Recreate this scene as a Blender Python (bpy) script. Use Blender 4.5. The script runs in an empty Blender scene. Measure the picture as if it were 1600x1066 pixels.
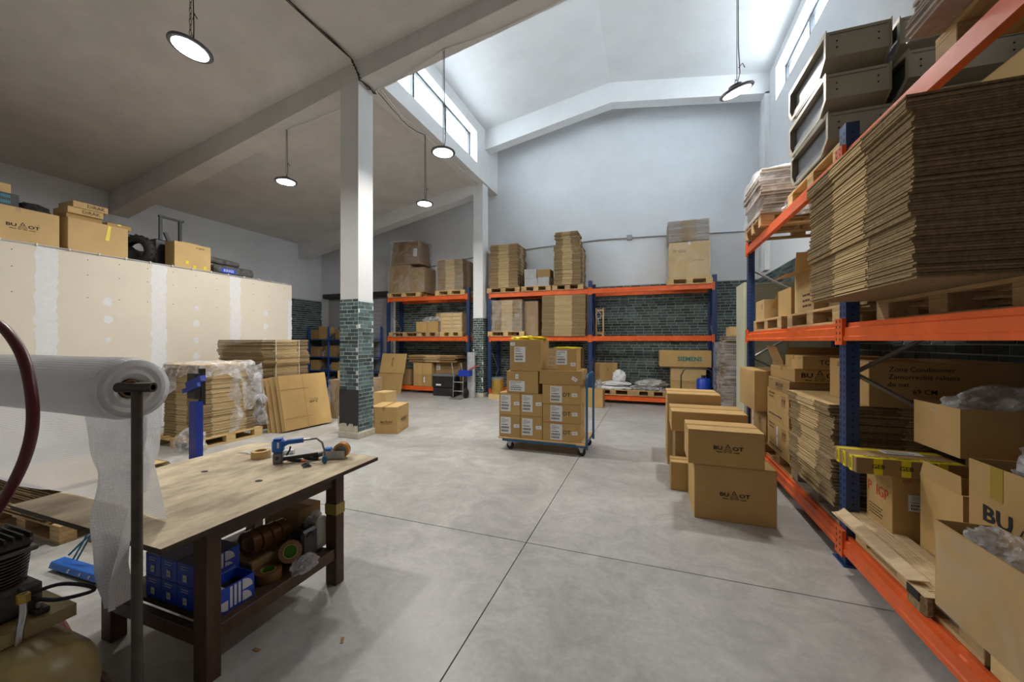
import bpy, bmesh, math, random
from mathutils import Vector, Matrix, Euler, noise
R = math.radians
random.seed(7)
scene = bpy.context.scene
col = scene.collection
# ------------------------------------------------------------------ camera, world, exposure
cam_d = bpy.data.cameras.new('camera'); cam = bpy.data.objects.new('camera', cam_d); col.objects.link(cam)
cam.location = (0, 0, 1.6); cam.rotation_euler = (R(90), 0, math.atan(217 / 600.)); cam_d.lens = 13.5; cam_d.sensor_width = 36
cam_d.clip_start = 0.05
scene.camera = cam
w = bpy.data.worlds.new('sky'); scene.world = w; w.use_nodes = True
bg = w.node_tree.nodes['Background']; bg.inputs[0].default_value = (0.88, 0.945, 1.0, 1); bg.inputs[1].default_value = 14.0
vs = scene.view_settings
vs.view_transform = 'Standard'; vs.look = 'None'; vs.gamma = 1.0; vs.use_curve_mapping = False; vs.exposure = 0.27
LAMP_W = 60.0
# ------------------------------------------------------------------ materials
M = {}
def nt(name):
    m = bpy.data.materials.new(name); m.use_nodes = True
    t = m.node_tree; t.nodes.clear()
    o = t.nodes.new('ShaderNodeOutputMaterial'); p = t.nodes.new('ShaderNodeBsdfPrincipled')
    t.links.new(p.outputs[0], o.inputs[0]); M[name] = m
    return m, t, p, o
def mat(name, c, rough=.6, metal=0, scale=0, amt=.15, bump=0, stretch=(1, 1, 1), c2=None, rnd=0, island=0, detail=4, coat=0, spec=.5):
    m, t, p, o = nt(name); N = t.nodes; L = t.links
    p.inputs['Roughness'].default_value = rough; p.inputs['Metallic'].default_value = metal
    p.inputs['Specular IOR Level'].default_value = spec
    if coat: p.inputs['Coat Weight'].default_value = coat
    c = tuple(c) + (1,)
    p.inputs['Base Color'].default_value = c
    src = None
    if scale:
        tc = N.new('ShaderNodeTexCoord'); mp = N.new('ShaderNodeMapping'); mp.inputs['Scale'].default_value = stretch
        L.new(tc.outputs['Object'], mp.inputs[0])
        nz = N.new('ShaderNodeTexNoise'); nz.inputs['Scale'].default_value = scale; nz.inputs['Detail'].default_value = detail
        nz.inputs['Roughness'].default_value = .65
        L.new(mp.outputs[0], nz.inputs['Vector'])
        cr = N.new('ShaderNodeValToRGB'); cr.color_ramp.elements[0].position = .3; cr.color_ramp.elements[1].position = .7
        d = c2 + (1,) if c2 else tuple(v * (1 - amt) for v in c[:3]) + (1,)
        cr.color_ramp.elements[0].color = d
        cr.color_ramp.elements[1].color = c if c2 else tuple(min(1, v * (1 + amt * .6)) for v in c[:3]) + (1,)
        L.new(nz.outputs[0], cr.inputs[0]); src = cr.outputs[0]
        L.new(src, p.inputs['Base Color'])
        if bump:
            b = N.new('ShaderNodeBump'); b.inputs['Strength'].default_value = bump; b.inputs['Distance'].default_value = .01
            L.new(nz.outputs[0], b.inputs['Height']); L.new(b.outputs[0], p.inputs['Normal'])
    if rnd or island:
        if island: g = N.new('ShaderNodeNewGeometry'); ro = g.outputs['Random Per Island']; amp = island
        else: g = N.new('ShaderNodeObjectInfo'); ro = g.outputs['Random']; amp = rnd
        mr = N.new('ShaderNodeMapRange'); mr.inputs[3].default_value = 1 - amp; mr.inputs[4].default_value = 1 + amp
        L.new(ro, mr.inputs[0])
        hs = N.new('ShaderNodeHueSaturation')
        if src: L.new(src, hs.inputs['Color'])
        else: hs.inputs['Color'].default_value = c
        L.new(mr.outputs[0], hs.inputs['Value']); L.new(hs.outputs[0], p.inputs['Base Color'])
    return m
def film(name, alpha=.35, c=(.9, .92, .95), rough=.18, scale=9, bump=.6, lo=.0):
    m, t, p, o = nt(name); N = t.nodes; L = t.links
    p.inputs['Base Color'].default_value = c + (1,); p.inputs['Roughness'].default_value = rough
    tr = N.new('ShaderNodeBsdfTransparent'); mx = N.new('ShaderNodeMixShader')
    tc = N.new('ShaderNodeTexCoord'); nz = N.new('ShaderNodeTexNoise'); nz.inputs['Scale'].default_value = scale; nz.inputs['Detail'].default_value = 5; nz.inputs['Distortion'].default_value = 1.5
    L.new(tc.outputs['Object'], nz.inputs['Vector'])
    mr = N.new('ShaderNodeMapRange'); mr.inputs[1].default_value = .35; mr.inputs[2].default_value = .75; mr.inputs[3].default_value = lo; mr.inputs[4].default_value = alpha * 1.6
    L.new(nz.outputs[0], mr.inputs[0]); L.new(mr.outputs[0], mx.inputs[0])
    b = N.new('ShaderNodeBump'); b.inputs['Strength'].default_value = bump; b.inputs['Distance'].default_value = .03
    L.new(nz.outputs[0], b.inputs['Height']); L.new(b.outputs[0], p.inputs['Normal'])
    L.new(tr.outputs[0], mx.inputs[1]); L.new(p.outputs[0], mx.inputs[2]); L.new(mx.outputs[0], o.inputs[0])
    return m
def emis(name, c, s):
    m, t, p, o = nt(name); e = t.nodes.new('ShaderNodeEmission'); e.inputs[0].default_value = c + (1,); e.inputs[1].default_value = s
    t.links.new(e.outputs[0], o.inputs[0]); return m
mat('plaster', (.80, .81, .82), .85, scale=1.3, amt=.06, bump=.06, detail=6)
mat('plaster_wall', (.76, .785, .82), .85, scale=1.1, amt=.06, bump=.05, detail=6)
mat('plaster_low', (.72, .71, .695), .9, scale=1.6, amt=.12, bump=.25, detail=7)
def concrete():
    m, t, p, o = nt('slab_concrete'); N = t.nodes; L = t.links; p.inputs['Roughness'].default_value = .42
    g = N.new('ShaderNodeNewGeometry'); prev = None
    for sc, lo, hi, dt, dist in ((.55, .80, 1.10, 5, .6), (3.2, .80, 1.10, 10, 1.6), (28, .90, 1.05, 4, 0)):
        nz = N.new('ShaderNodeTexNoise'); nz.inputs['Scale'].default_value = sc; nz.inputs['Detail'].default_value = dt; nz.inputs['Distortion'].default_value = dist; nz.inputs['Roughness'].default_value = .62
        L.new(g.outputs['Position'], nz.inputs['Vector'])
        mr = N.new('ShaderNodeMapRange'); mr.inputs[1].default_value = .32; mr.inputs[2].default_value = .68; mr.inputs[3].default_value = lo; mr.inputs[4].default_value = hi
        L.new(nz.outputs[0], mr.inputs[0])
        if prev is None: prev = mr.outputs[0]
        else:
            ml = N.new('ShaderNodeMath'); ml.operation = 'MULTIPLY'; L.new(prev, ml.inputs[0]); L.new(mr.outputs[0], ml.inputs[1]); prev = ml.outputs[0]
    hs = N.new('ShaderNodeHueSaturation'); hs.inputs['Color'].default_value = (.49, .485, .465, 1); L.new(prev, hs.inputs['Value']); L.new(hs.outputs[0], p.inputs['Base Color'])
    rr_ = N.new('ShaderNodeMapRange'); rr_.inputs[1].default_value = .7; rr_.inputs[2].default_value = 1.2; rr_.inputs[3].default_value = .34; rr_.inputs[4].default_value = .5; L.new(prev, rr_.inputs[0]); L.new(rr_.outputs[0], p.inputs['Roughness'])
concrete()
mat('joint_dark', (.06, .06, .06), .9)
mat('mortar', (.70, .76, .74), .9)
mat('mortar_dark', (.50, .55, .53), .9)
mat('brick_piece', (.095, .15, .155), .7, scale=30, amt=.4, bump=.4, rnd=.55)
mat('brick_field', (.070, .105, .10), .7, scale=30, amt=.4, bump=.3, island=.6)
mat('black_paint', (.035, .037, .04), .6, scale=6, amt=.3)
mat('cream_plinth', (.62, .58, .47), .8, scale=20, amt=.2)
mat('window_frame', (.06, .065, .075), .45)
mat('drywall', (.76, .70, .59), .85, scale=2, amt=.04)
mat('compound', (.80, .81, .82), .85, scale=14, amt=.05, bump=.2)
mat('rack_orange', (.80, .13, .022), .42, scale=5, amt=.18)
mat('rack_blue', (.022, .055, .17), .42, scale=5, amt=.2)
mat('slot_dark', (.01, .01, .012), .8)
mat('galv', (.42, .43, .44), .42, .7, scale=12, amt=.15)
mat('kraft', (.50, .32, .12), .78, scale=2.5, amt=.10, rnd=.10)
mat('kraft_pale', (.60, .415, .185), .78, scale=2.5, amt=.10, rnd=.08)
mat('kraft_dark', (.35, .22, .09), .8, scale=2.5, amt=.12, rnd=.08)
mat('kraft_inner', (.42, .26, .12), .85, scale=3, amt=.1)
mat('edge_light', (.68, .50, .26), .8, scale=6, amt=.15, stretch=(1, 1, 6), island=.16)
mat('edge_dark', (.32, .225, .115), .9, scale=45, amt=.35, stretch=(1, 1, .6), island=.18)
mat('edge_grey', (.36, .29, .24), .85, scale=20, amt=.25, island=.25)
mat('tape_tan', (.42, .25, .09), .25, scale=3, amt=.1)
mat('tape_brown', (.20, .10, .04), .22)
mat('tape_olive', (.36, .26, .05), .3)
mat('tape_yellow', (.80, .66, .02), .4)
mat('ink', (.012, .012, .014), .7)
mat('ink_brown', (.10, .055, .03), .8)
mat('ink_red', (.65, .05, .03), .7)
mat('ink_teal', (.008, .20, .17), .7)
mat('paper', (.78, .79, .80), .75)
mat('pallet_wood', (.52, .35, .17), .8, scale=6, amt=.25, bump=.15, stretch=(1, 8, 8), rnd=.18)
mat('pallet_new', (.66, .47, .21), .75, scale=6, amt=.2, bump=.1, stretch=(1, 8, 8), rnd=.12)
mat('pallet_grey', (.34, .29, .22), .85, scale=6, amt=.3, bump=.15, stretch=(1, 8, 8), rnd=.18)
mat('chipboard', (.33, .22, .11), .9, scale=60, amt=.6, bump=.5)
mat('strip_wood', (.64, .48, .29), .7, scale=4, amt=.15, stretch=(8, 1, 8), rnd=.10)
mat('table_wood', (.72, .60, .40), .7, scale=3.2, amt=.0, bump=.15, stretch=(2.2, .9, 1), c2=(.24, .18, .12), detail=14)
mat('table_edge', (.06, .04, .03), .7)
mat('dark_wood', (.085, .045, .026), .55, scale=6, amt=.35, stretch=(6, 6, 1))
mat('steel_dark', (.11, .10, .09), .45, .8, scale=8, amt=.35)
mat('black_plastic', (.02, .02, .022), .4)
mat('black_rubber', (.022, .022, .024), .75, scale=20, amt=.3)
mat('blue_steel', (.012, .05, .42), .38)
mat('blue_tool', (.015, .13, .52), .38)
mat('blue_trolley', (.02, .14, .30), .45, scale=8, amt=.2)
mat('blue_box', (.01, .07, .62), .45)
mat('navy_box', (.012, .02, .13), .5)
mat('white_print', (.72, .74, .80), .6)
mat('grey_plastic', (.16, .165, .17), .45)
mat('pale_plastic', (.72, .72, .68), .4)
mat('white_plastic', (.75, .76, .77), .35)
mat('orange_plastic', (.85, .14, .03), .4)
mat('amber_tape', (.50, .23, .05), .25)
mat('green_core', (.10, .32, .02), .6)
mat('cast_iron', (.075, .072, .066), .55, .5, scale=14, amt=.4, bump=.2)
mat('alu_fin', (.17, .16, .15), .42, .75, scale=10, amt=.3)
mat('tank_yellow', (.47, .37, .13), .38, scale=3, amt=.0, c2=(.27, .22, .10), detail=8)
mat('tank_plate', (.26, .20, .10), .5, .3, scale=30, amt=.3)
mat('chrome', (.55, .55, .56), .25, .95)
mat('hose_red', (.11, .008, .016), .38)
mat('hose_teal', (.01, .16, .25), .4)
mat('yellow_plastic', (.85, .42, .01), .45)
mat('casing', (.44, .40, .31), .45, .35, scale=3, amt=.12, rnd=.06)
mat('casing_dark', (.20, .21, .23), .5, .15, scale=6, amt=.2)
mat('olive_metal', (.36, .36, .26), .55, scale=3, amt=.12)
mat('olive_pale', (.52, .52, .38), .5, scale=3, amt=.1)
mat('foam_grey', (.43, .44, .45), .8, scale=14, amt=.15)
mat('tarp', (.45, .45, .43), .6, scale=8, amt=.3, bump=.4)
mat('camo', (.16, .16, .15), .7, scale=12, amt=.0, c2=(.02, .02, .02), detail=6)
mat('gold_tin', (.55, .36, .07), .35, .5, scale=10, amt=.25)
mat('blue_shelf', (.02, .10, .38), .45)
mat('roller_grey', (.42, .43, .46), .6, scale=3, amt=.1)
mat('lamp_body', (.13, .13, .15), .45, .4)
mat('cable_black', (.03, .028, .027), .6)
mat('cable_white', (.66, .66, .64), .6)
mat('cyan_print', (.01, .42, .55), .5)
mat('milky_core', (.25, .16, .09), .8)
emis('led', (.93, .97, 1.0), 26.0)
film('film_wrap', .20, (.85, .87, .9), .14, 4, .8, .03); film('film_heap', .42, (.84, .86, .9), .14, 5.5, .9, .10); film('film_thin', .12, rough=.12, scale=3, lo=.02)
def bubble(name, a, b_):
    m, t, p, o = nt(name); N = t.nodes; L = t.links
    p.inputs['Base Color'].default_value = (.86, .88, .91, 1); p.inputs['Roughness'].default_value = .22
    uv = N.new('ShaderNodeUVMap'); mp = N.new('ShaderNodeVectorMath'); mp.operation = 'MULTIPLY'; mp.inputs[1].default_value = (74, 74, 0)
    L.new(uv.outputs[0], mp.inputs[0])
    fr = N.new('ShaderNodeVectorMath'); fr.operation = 'FRACTION'; L.new(mp.outputs[0], fr.inputs[0])
    ds = N.new('ShaderNodeVectorMath'); ds.operation = 'DISTANCE'; ds.inputs[1].default_value = (.5, .5, 0); L.new(fr.outputs[0], ds.inputs[0])
    mr = N.new('ShaderNodeMapRange'); mr.inputs[1].default_value = .5; mr.inputs[2].default_value = .1; mr.inputs[3].default_value = a; mr.inputs[4].default_value = b_
    L.new(ds.outputs['Value'], mr.inputs[0])
    bp = N.new('ShaderNodeBump'); bp.inputs['Strength'].default_value = .9; bp.inputs['Distance'].default_value = .004; bp.invert = True
    L.new(ds.outputs['Value'], bp.inputs['Height']); L.new(bp.outputs[0], p.inputs['Normal'])
    tr = N.new('ShaderNodeBsdfTransparent'); mx = N.new('ShaderNodeMixShader'); tl = N.new('ShaderNodeBsdfTranslucent'); tl.inputs[0].default_value = (.8, .82, .86, 1)
    m2 = N.new('ShaderNodeMixShader'); m2.inputs[0].default_value = .4
    L.new(p.outputs[0], m2.inputs[1]); L.new(tl.outputs[0], m2.inputs[2])
    L.new(mr.outputs[0], mx.inputs[0]); L.new(tr.outputs[0], mx.inputs[1]); L.new(m2.outputs[0], mx.inputs[2]); L.new(mx.outputs[0], o.inputs[0])
bubble('bubble_wrap', .72, .97); bubble('bubble_roll', .95, 1.0)
def glass():
    m, t, p, o = nt('pane_glass'); N = t.nodes; L = t.links
    tr = N.new('ShaderNodeBsdfTransparent'); tr.inputs[0].default_value = (.93, .96, .97, 1)
    gl = N.new('ShaderNodeBsdfGlossy'); gl.inputs['Roughness'].default_value = .03
    mx = N.new('ShaderNodeMixShader'); mx.inputs[0].default_value = .06
    L.new(tr.outputs[0], mx.inputs[1]); L.new(gl.outputs[0], mx.inputs[2]); L.new(mx.outputs[0], o.inputs[0])
glass()
# ------------------------------------------------------------------ mesh helpers
class MB:
    def __init__(s): s.v = []; s.f = []; s.m = []; s.uv = None
    def add(s, vs_, fs, mi=0):
        k = len(s.v); s.v += [tuple(q) for q in vs_]; s.f += [tuple(i + k for i in f) for f in fs]; s.m += [mi] * len(fs); return s
    def box(s, x0, x1, y0, y1, z0, z1, mi=0, mx=None):
        vs_ = [Vector((x, y, z)) for z in (z0, z1) for y in (y0, y1) for x in (x0, x1)]
        if mx is not None: vs_ = [mx @ q for q in vs_]
        return s.add(vs_, [(0, 2, 3, 1), (4, 5, 7, 6), (0, 1, 5, 4), (2, 6, 7, 3), (0, 4, 6, 2), (1, 3, 7, 5)], mi)
    def prism(s, poly, y0, y1, mi=0, axis='y', mx=None):
        n = len(poly)
        def P(a, b, c): return {'y': (a, c, b), 'x': (c, a, b), 'z': (a, b, c)}[axis]
        vs_ = [Vector(P(a, b, y0)) for a, b in poly] + [Vector(P(a, b, y1)) for a, b in poly]
        if mx is not None: vs_ = [mx @ q for q in vs_]
        fs = [tuple(range(n)), tuple(range(2 * n - 1, n - 1, -1))] + [(i, i + n, (i + 1) % n + n, (i + 1) % n) for i in range(n)]
        return s.add(vs_, fs, mi)
    def lathe(s, prof, n=20, mi=0, mx=None, cap=True):
        vs_ = []; fs = []
        for r, z in prof:
            for i in range(n):
                a = 2 * math.pi * i / n; vs_.append(Vector((r * math.cos(a), r * math.sin(a), z)))
        for j in range(len(prof) - 1):
            for i in range(n):
                k = (i + 1) % n; fs.append((j * n + i, j * n + k, (j + 1) * n + k, (j + 1) * n + i))
        if cap:
            fs.append(tuple(range(n - 1, -1, -1))); fs.append(tuple((len(prof) - 1) * n + i for i in range(n)))
        if mx is not None: vs_ = [mx @ q for q in vs_]
        return s.add(vs_, fs, mi)
    def tube(s, pts, r, n=8, mi=0, cap=True):
        pts = [Vector(q) for q in pts]; vs_ = []; fs = []; up = None
        for i, q in enumerate(pts):
            d = (pts[min(i + 1, len(pts) - 1)] - pts[max(i - 1, 0)]).normalized()
            if up is None: up = Vector((0, 0, 1)) if abs(d.z) < .9 else Vector((1, 0, 0))
            a = d.cross(up)
            if a.length < 1e-4: a = d.cross(Vector((0, 1, 0)))
            a.normalize(); b = a.cross(d).normalized(); up = b
            for k in range(n):
                t = 2 * math.pi * k / n; vs_.append(q + a * (r * math.cos(t)) + b * (r * math.sin(t)))
        for j in range(len(pts) - 1):
            for k in range(n):
                l = (k + 1) % n; fs.append((j * n + k, j * n + l, (j + 1) * n + l, (j + 1) * n + k))
        if cap: fs += [tuple(range(n)), tuple(range((len(pts) - 1) * n + n - 1, (len(pts) - 1) * n - 1, -1))]
        return s.add(vs_, fs, mi)
    def grid(s, fn, nu, nv, mi=0, uvs=None):
        vs_ = [fn(i / nu, j / nv) for j in range(nv + 1) for i in range(nu + 1)]
        fs = [(j * (nu + 1) + i, j * (nu + 1) + i + 1, (j + 1) * (nu + 1) + i + 1, (j + 1) * (nu + 1) + i) for j in range(nv) for i in range(nu)]
        if uvs:
            if s.uv is None: s.uv = {}
            k = len(s.v)
            for j in range(nv + 1):
                for i in range(nu + 1): s.uv[k + j * (nu + 1) + i] = (i / nu * uvs[0], j / nv * uvs[1])
        return s.add(vs_, fs, mi)
    def mesh(s, name, mats, bevel=0, smooth=False, fix=True):
        me = bpy.data.meshes.new(name); me.from_pydata(s.v, [], s.f)
        for m in (mats if isinstance(mats, (list, tuple)) else [mats]): me.materials.append(M[m])
        me.polygons.foreach_set('material_index', s.m)
        if s.uv is not None:
            u = me.uv_layers.new(name='UVMap')
            for lp in me.loops: u.data[lp.index].uv = s.uv.get(lp.vertex_index, (0, 0))
        if bevel or fix:
            b = bmesh.new(); b.from_mesh(me)
            if fix: bmesh.ops.recalc_face_normals(b, faces=b.faces)
            if bevel: bmesh.ops.bevel(b, geom=[e for e in b.edges if e.calc_face_angle(0) > .5], offset=bevel, segments=1, affect='EDGES', clamp_overlap=True)
            b.to_mesh(me); b.free()
        if smooth:
            me.polygons.foreach_set('use_smooth', [True] * len(me.polygons))
            try: me.set_sharp_from_angle(angle=R(40))
            except Exception: pass
        me.update(); return me
    def build(s, name, mats, parent=None, bevel=0, smooth=False, loc=None, rot=None, fix=True):
        return ob(name, s.mesh(name, mats, bevel, smooth, fix), parent, loc, rot)
def ob(name, me, parent=None, loc=None, rot=None):
    o = bpy.data.objects.new(name, me); col.objects.link(o)
    if parent is not None: o.parent = parent
    if loc is not None: o.location = loc
    if rot is not None: o.rotation_euler = rot
    return o
def tag(o, label=None, cat=None, group=None, kind=None):
    if label: o['label'] = label
    if cat: o['category'] = cat
    if group: o['group'] = group
    if kind: o['kind'] = kind
    return o
def empty(name, loc, label, cat, rz=0, group=None, rot=None):
    o = bpy.data.objects.new(name, None); col.objects.link(o); o.empty_display_size = .1
    o.location = loc; o.rotation_euler = rot if rot else (0, 0, rz)
    return tag(o, label, cat, group)
KIDS = {}
def copy_tree(o, parent=None):
    c = o.copy(); col.objects.link(c); c.parent = parent
    for ch in o.children: copy_tree(ch, c)
    return c
_tc = {}
def text_mesh(body, size, m, bold=.012, sx=1.0, align='CENTER'):
    k = (body, size, m, bold, sx, align)
    if k in _tc: return _tc[k]
    cu = bpy.data.curves.new('print', 'FONT'); cu.body = body; cu.size = size; cu.align_x = align; cu.align_y = 'CENTER'; cu.offset = bold * size; cu.resolution_u = 2
    o = bpy.data.objects.new('print', cu); col.objects.link(o)
    bpy.context.view_layer.update()
    me = bpy.data.meshes.new_from_object(o.evaluated_get(bpy.context.evaluated_depsgraph_get()))
    bpy.data.objects.remove(o); bpy.data.curves.remove(cu)
    me.transform(Matrix.Diagonal((sx, 1, 1, 1))); me.materials.clear(); me.materials.append(M[m]); _tc[k] = me
    return me
def bars_mesh(wd, rows, sz, m, seed=0):
    """small print too fine to read in the photograph: rows of short dashes"""
    k = ('bars', wd, rows, sz, m, seed)
    if k in _tc: return _tc[k]
    b = MB(); r = random.Random(seed + rows)
    for j in range(rows):
        y = (rows / 2 - j - .5) * sz * 1.5; x = -wd / 2; end = wd / 2 * r.uniform(.5, 1)
        while x < end:
            q = sz * r.uniform(.5, 1.6); b.add([(x, y - sz * .3, 0), (x + q, y - sz * .3, 0), (x + q, y + sz * .3, 0), (x, y + sz * .3, 0)], [(0, 1, 2, 3)]); x += q + sz * r.uniform(.25, .6)
    _tc[k] = b.mesh('small_print', m, fix=False); return _tc[k]
def sign_mesh(s, m):
    """handling marks: framed box with two up arrows"""
    k = ('sign', s, m)
    if k in _tc: return _tc[k]
    b = MB(); t = s * .05
    def q(x0, x1, y0, y1): b.add([(x0 * s, y0 * s, 0), (x1 * s, y0 * s, 0), (x1 * s, y1 * s, 0), (x0 * s, y1 * s, 0)], [(0, 1, 2, 3)])
    q(-.6, .6, .46, .5); q(-.6, .6, -.5, -.46); q(-.6, -.56, -.5, .5); q(.56, .6, -.5, .5); q(-.02, .02, -.5, .5)
    for c in (-.3, .3):
        b.add([((c - .2) * s, .02 * s, 0), ((c + .2) * s, .02 * s, 0), (c * s, .35 * s, 0)], [(0, 1, 2)]); q(c - .06, c + .06, -.3, .02)
    _tc[k] = b.mesh('handling_mark', m, fix=False); return _tc[k]
def print_mesh(s_, sz, mm):
    if s_.startswith('#'): w_, r_ = s_[1:].split(','); return bars_mesh(float(w_), int(r_), sz, mm)
    if s_ == '^': return sign_mesh(sz, mm)
    return text_mesh(s_, sz, mm, .03 if mm == 'ink_teal' else .003)
_lg = {}
def logo_mesh(wd):
    """BU (mountain) OT mark with the small line under it, wd wide, in the XY plane"""
    if wd in _lg: return _lg[wd]
    b = bmesh.new(); s = wd
    for body, x, y, sz, sx in (('BU', -.355, 0, .21, 1.28), ('OT', .355, 0, .21, 1.28), ('Made  for  the  roads', 0, -.155, .07, 1.35), ('®', .5, .16, .06, 1)):
        me = text_mesh(body, sz * s, 'ink', .025, sx).copy(); me.transform(Matrix.Translation((x * s, y * s, 0))); b.from_mesh(me)
    def tri(cx, cy, h, hw, t):
        o_ = [(cx, cy + h), (cx - hw, cy), (cx + hw, cy)]; i_ = [(cx, cy + h - 2.2 * t), (cx - hw + 2 * t, cy + t), (cx + hw - 2 * t, cy + t)]
        vo = [b.verts.new((x * s, y * s, 0)) for x, y in o_]; vi = [b.verts.new((x * s, y * s, 0)) for x, y in i_]
        for i in range(3): b.faces.new((vo[i], vo[(i + 1) % 3], vi[(i + 1) % 3], vi[i]))
    tri(0, .03, .16, .085, .020)
    def bar(x0, y0, x1, y1, t):
        d = Vector((x1 - x0, y1 - y0)).normalized(); n = Vector((-d.y, d.x)) * t
        b.faces.new([b.verts.new((x * s, y * s, 0)) for x, y in ((x0 + n.x, y0 + n.y), (x0 - n.x, y0 - n.y), (x1 - n.x, y1 - n.y), (x1 + n.x, y1 + n.y))])
    for q in ((-.085, .02, -.14, -.1, .006), (.085, .02, .14, -.1, .006), (-.14, -.1, .14, -.1, .006), (-.10, -.08, -.04, .0, .006), (-.04, .0, 0, -.06, .006), (0, -.06, .04, .0, .006), (.04, .0, .10, -.08, .006)): bar(*q)
    me = bpy.data.meshes.new('printed_logo'); b.to_mesh(me); b.free(); me.materials.clear(); me.materials.append(M['ink']); _lg[wd] = me
    return me
FR = {'f': (R(90), 0, 0), 'l': (R(90), 0, R(-90)), 'r': (R(90), 0, R(90)), 't': (0, 0, 0), 'b': (R(90), 0, R(180))}
_lab = {}
def label_mesh(wd, h, style=0):
    k = (wd, h, style)
    if k in _lab: return _lab[k]
    m = MB(); m.box(-wd / 2, wd / 2, -h / 2, h / 2, 0, .001, 0); r = random.Random(style)
    def ln(x0, x1, y0, y1, mi=1): m.add([(x0 * wd, y0 * h, .0016), (x1 * wd, y0 * h, .0016), (x1 * wd, y1 * h, .0016), (x0 * wd, y1 * h, .0016)], [(0, 1, 2, 3)], mi)
    if style == 9:
        ln(-.2, .2, -.05, .05)
    else:
        for j in range(4): ln(-.42, -.42 + r.uniform(.3, .75), .40 - j * .075, .42 - j * .075)
        ln(-.42, .2, .02, .06)
        x = -.42
        while x < .3:
            q = r.uniform(.012, .04); ln(x, x + q, -.20, -.07); x += q + r.uniform(.012, .03)
        x = -.42
        while x < .25:
            q = r.uniform(.012, .04); ln(x, x + q, -.40, -.27); x += q + r.uniform(.012, .03)
    me = m.mesh('shipping_label', ['paper', 'ink'], fix=False); _lab[k] = me
    return me
def on_face(root, me, name, face, u, v, w_, d_, h_, roll=0, off=.0022):
    """put a flat print on a box face; u from the face centre (to the viewer's right), v = height above base"""
    if face == 'f': p = (u, -d_ / 2 - off, v)
    elif face == 'b': p = (-u, d_ / 2 + off, v)
    elif face == 'l': p = (-w_ / 2 - off, -u, v)
    elif face == 'r': p = (w_ / 2 + off, u, v)
    else: p = (u, v, h_ + off)
    e = Euler(FR[face]).to_matrix() @ Matrix.Rotation(roll, 3, 'Z')
    return ob(name, me, root, p, e.to_euler())
def carton(label, x0, x1, y0, y1, z0, z1, rz=0, m='kraft', tape='x', tm='tape_tan', logo=(), labels=(), texts=(), name='cardboard_box', group=None, cat='box', bulge=0):
    w_, d_, h_ = x1 - x0, y1 - y0, z1 - z0
    root = empty(name, ((x0 + x1) / 2, (y0 + y1) / 2, z0), label, cat, rz, group)
    b = MB(); b.box(-w_ / 2, w_ / 2, -d_ / 2, d_ / 2, 0, h_ - .004)
    b.build('carton_body', m, root, bevel=.004)
    fl = MB(); g = .0015                                      # the two top flaps meeting in the middle
    if tape == 'y': fl.box(-w_ / 2 + .002, -g, -d_ / 2 + .002, d_ / 2 - .002, h_ - .004, h_); f2 = MB().box(g, w_ / 2 - .002, -d_ / 2 + .002, d_ / 2 - .002, h_ - .004, h_)
    else: fl.box(-w_ / 2 + .002, w_ / 2 - .002, -d_ / 2 + .002, -g, h_ - .004, h_); f2 = MB().box(-w_ / 2 + .002, w_ / 2 - .002, g, d_ / 2 - .002, h_ - .004, h_)
    fl.build('flap', m, root); f2.build('flap', m, root)
    if tape in ('x', 'y'):
        t = MB(); q = .025; e = .0012; dr = min(.07, h_ * .3)
        if tape == 'x':
            t.box(-w_ / 2 - e, w_ / 2 + e, -q, q, h_, h_ + e); t.box(-w_ / 2 - e, -w_ / 2, -q, q, h_ - dr, h_); t.box(w_ / 2, w_ / 2 + e, -q, q, h_ - dr, h_)
        else:
            t.box(-q, q, -d_ / 2 - e, d_ / 2 + e, h_, h_ + e); t.box(-q, q, -d_ / 2 - e, -d_ / 2, h_ - dr, h_); t.box(-q, q, d_ / 2, d_ / 2 + e, h_ - dr, h_)
        t.build('packing_tape', tm, root)
    for face, u, v, s in logo: on_face(root, logo_mesh(round(s, 3)), 'printed_logo', face, u, v, w_, d_, h_)
    for q in labels:
        face, u, v, a, c = q[:5]
        on_face(root, label_mesh(a, c, q[5] if len(q) > 5 else random.randrange(5)), 'shipping_label', face, u, v, w_, d_, h_, q[6] if len(q) > 6 else 0)
    for face, s_, u, v, sz, mm in texts:
        q = on_face(root, print_mesh(s_, sz, mm), 'small_print' if s_[0] == '#' else 'printed_text', face, u, v, w_, d_, h_)
        if s_[0] == '#': q['kind'] = 'stuff'
    return root
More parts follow.
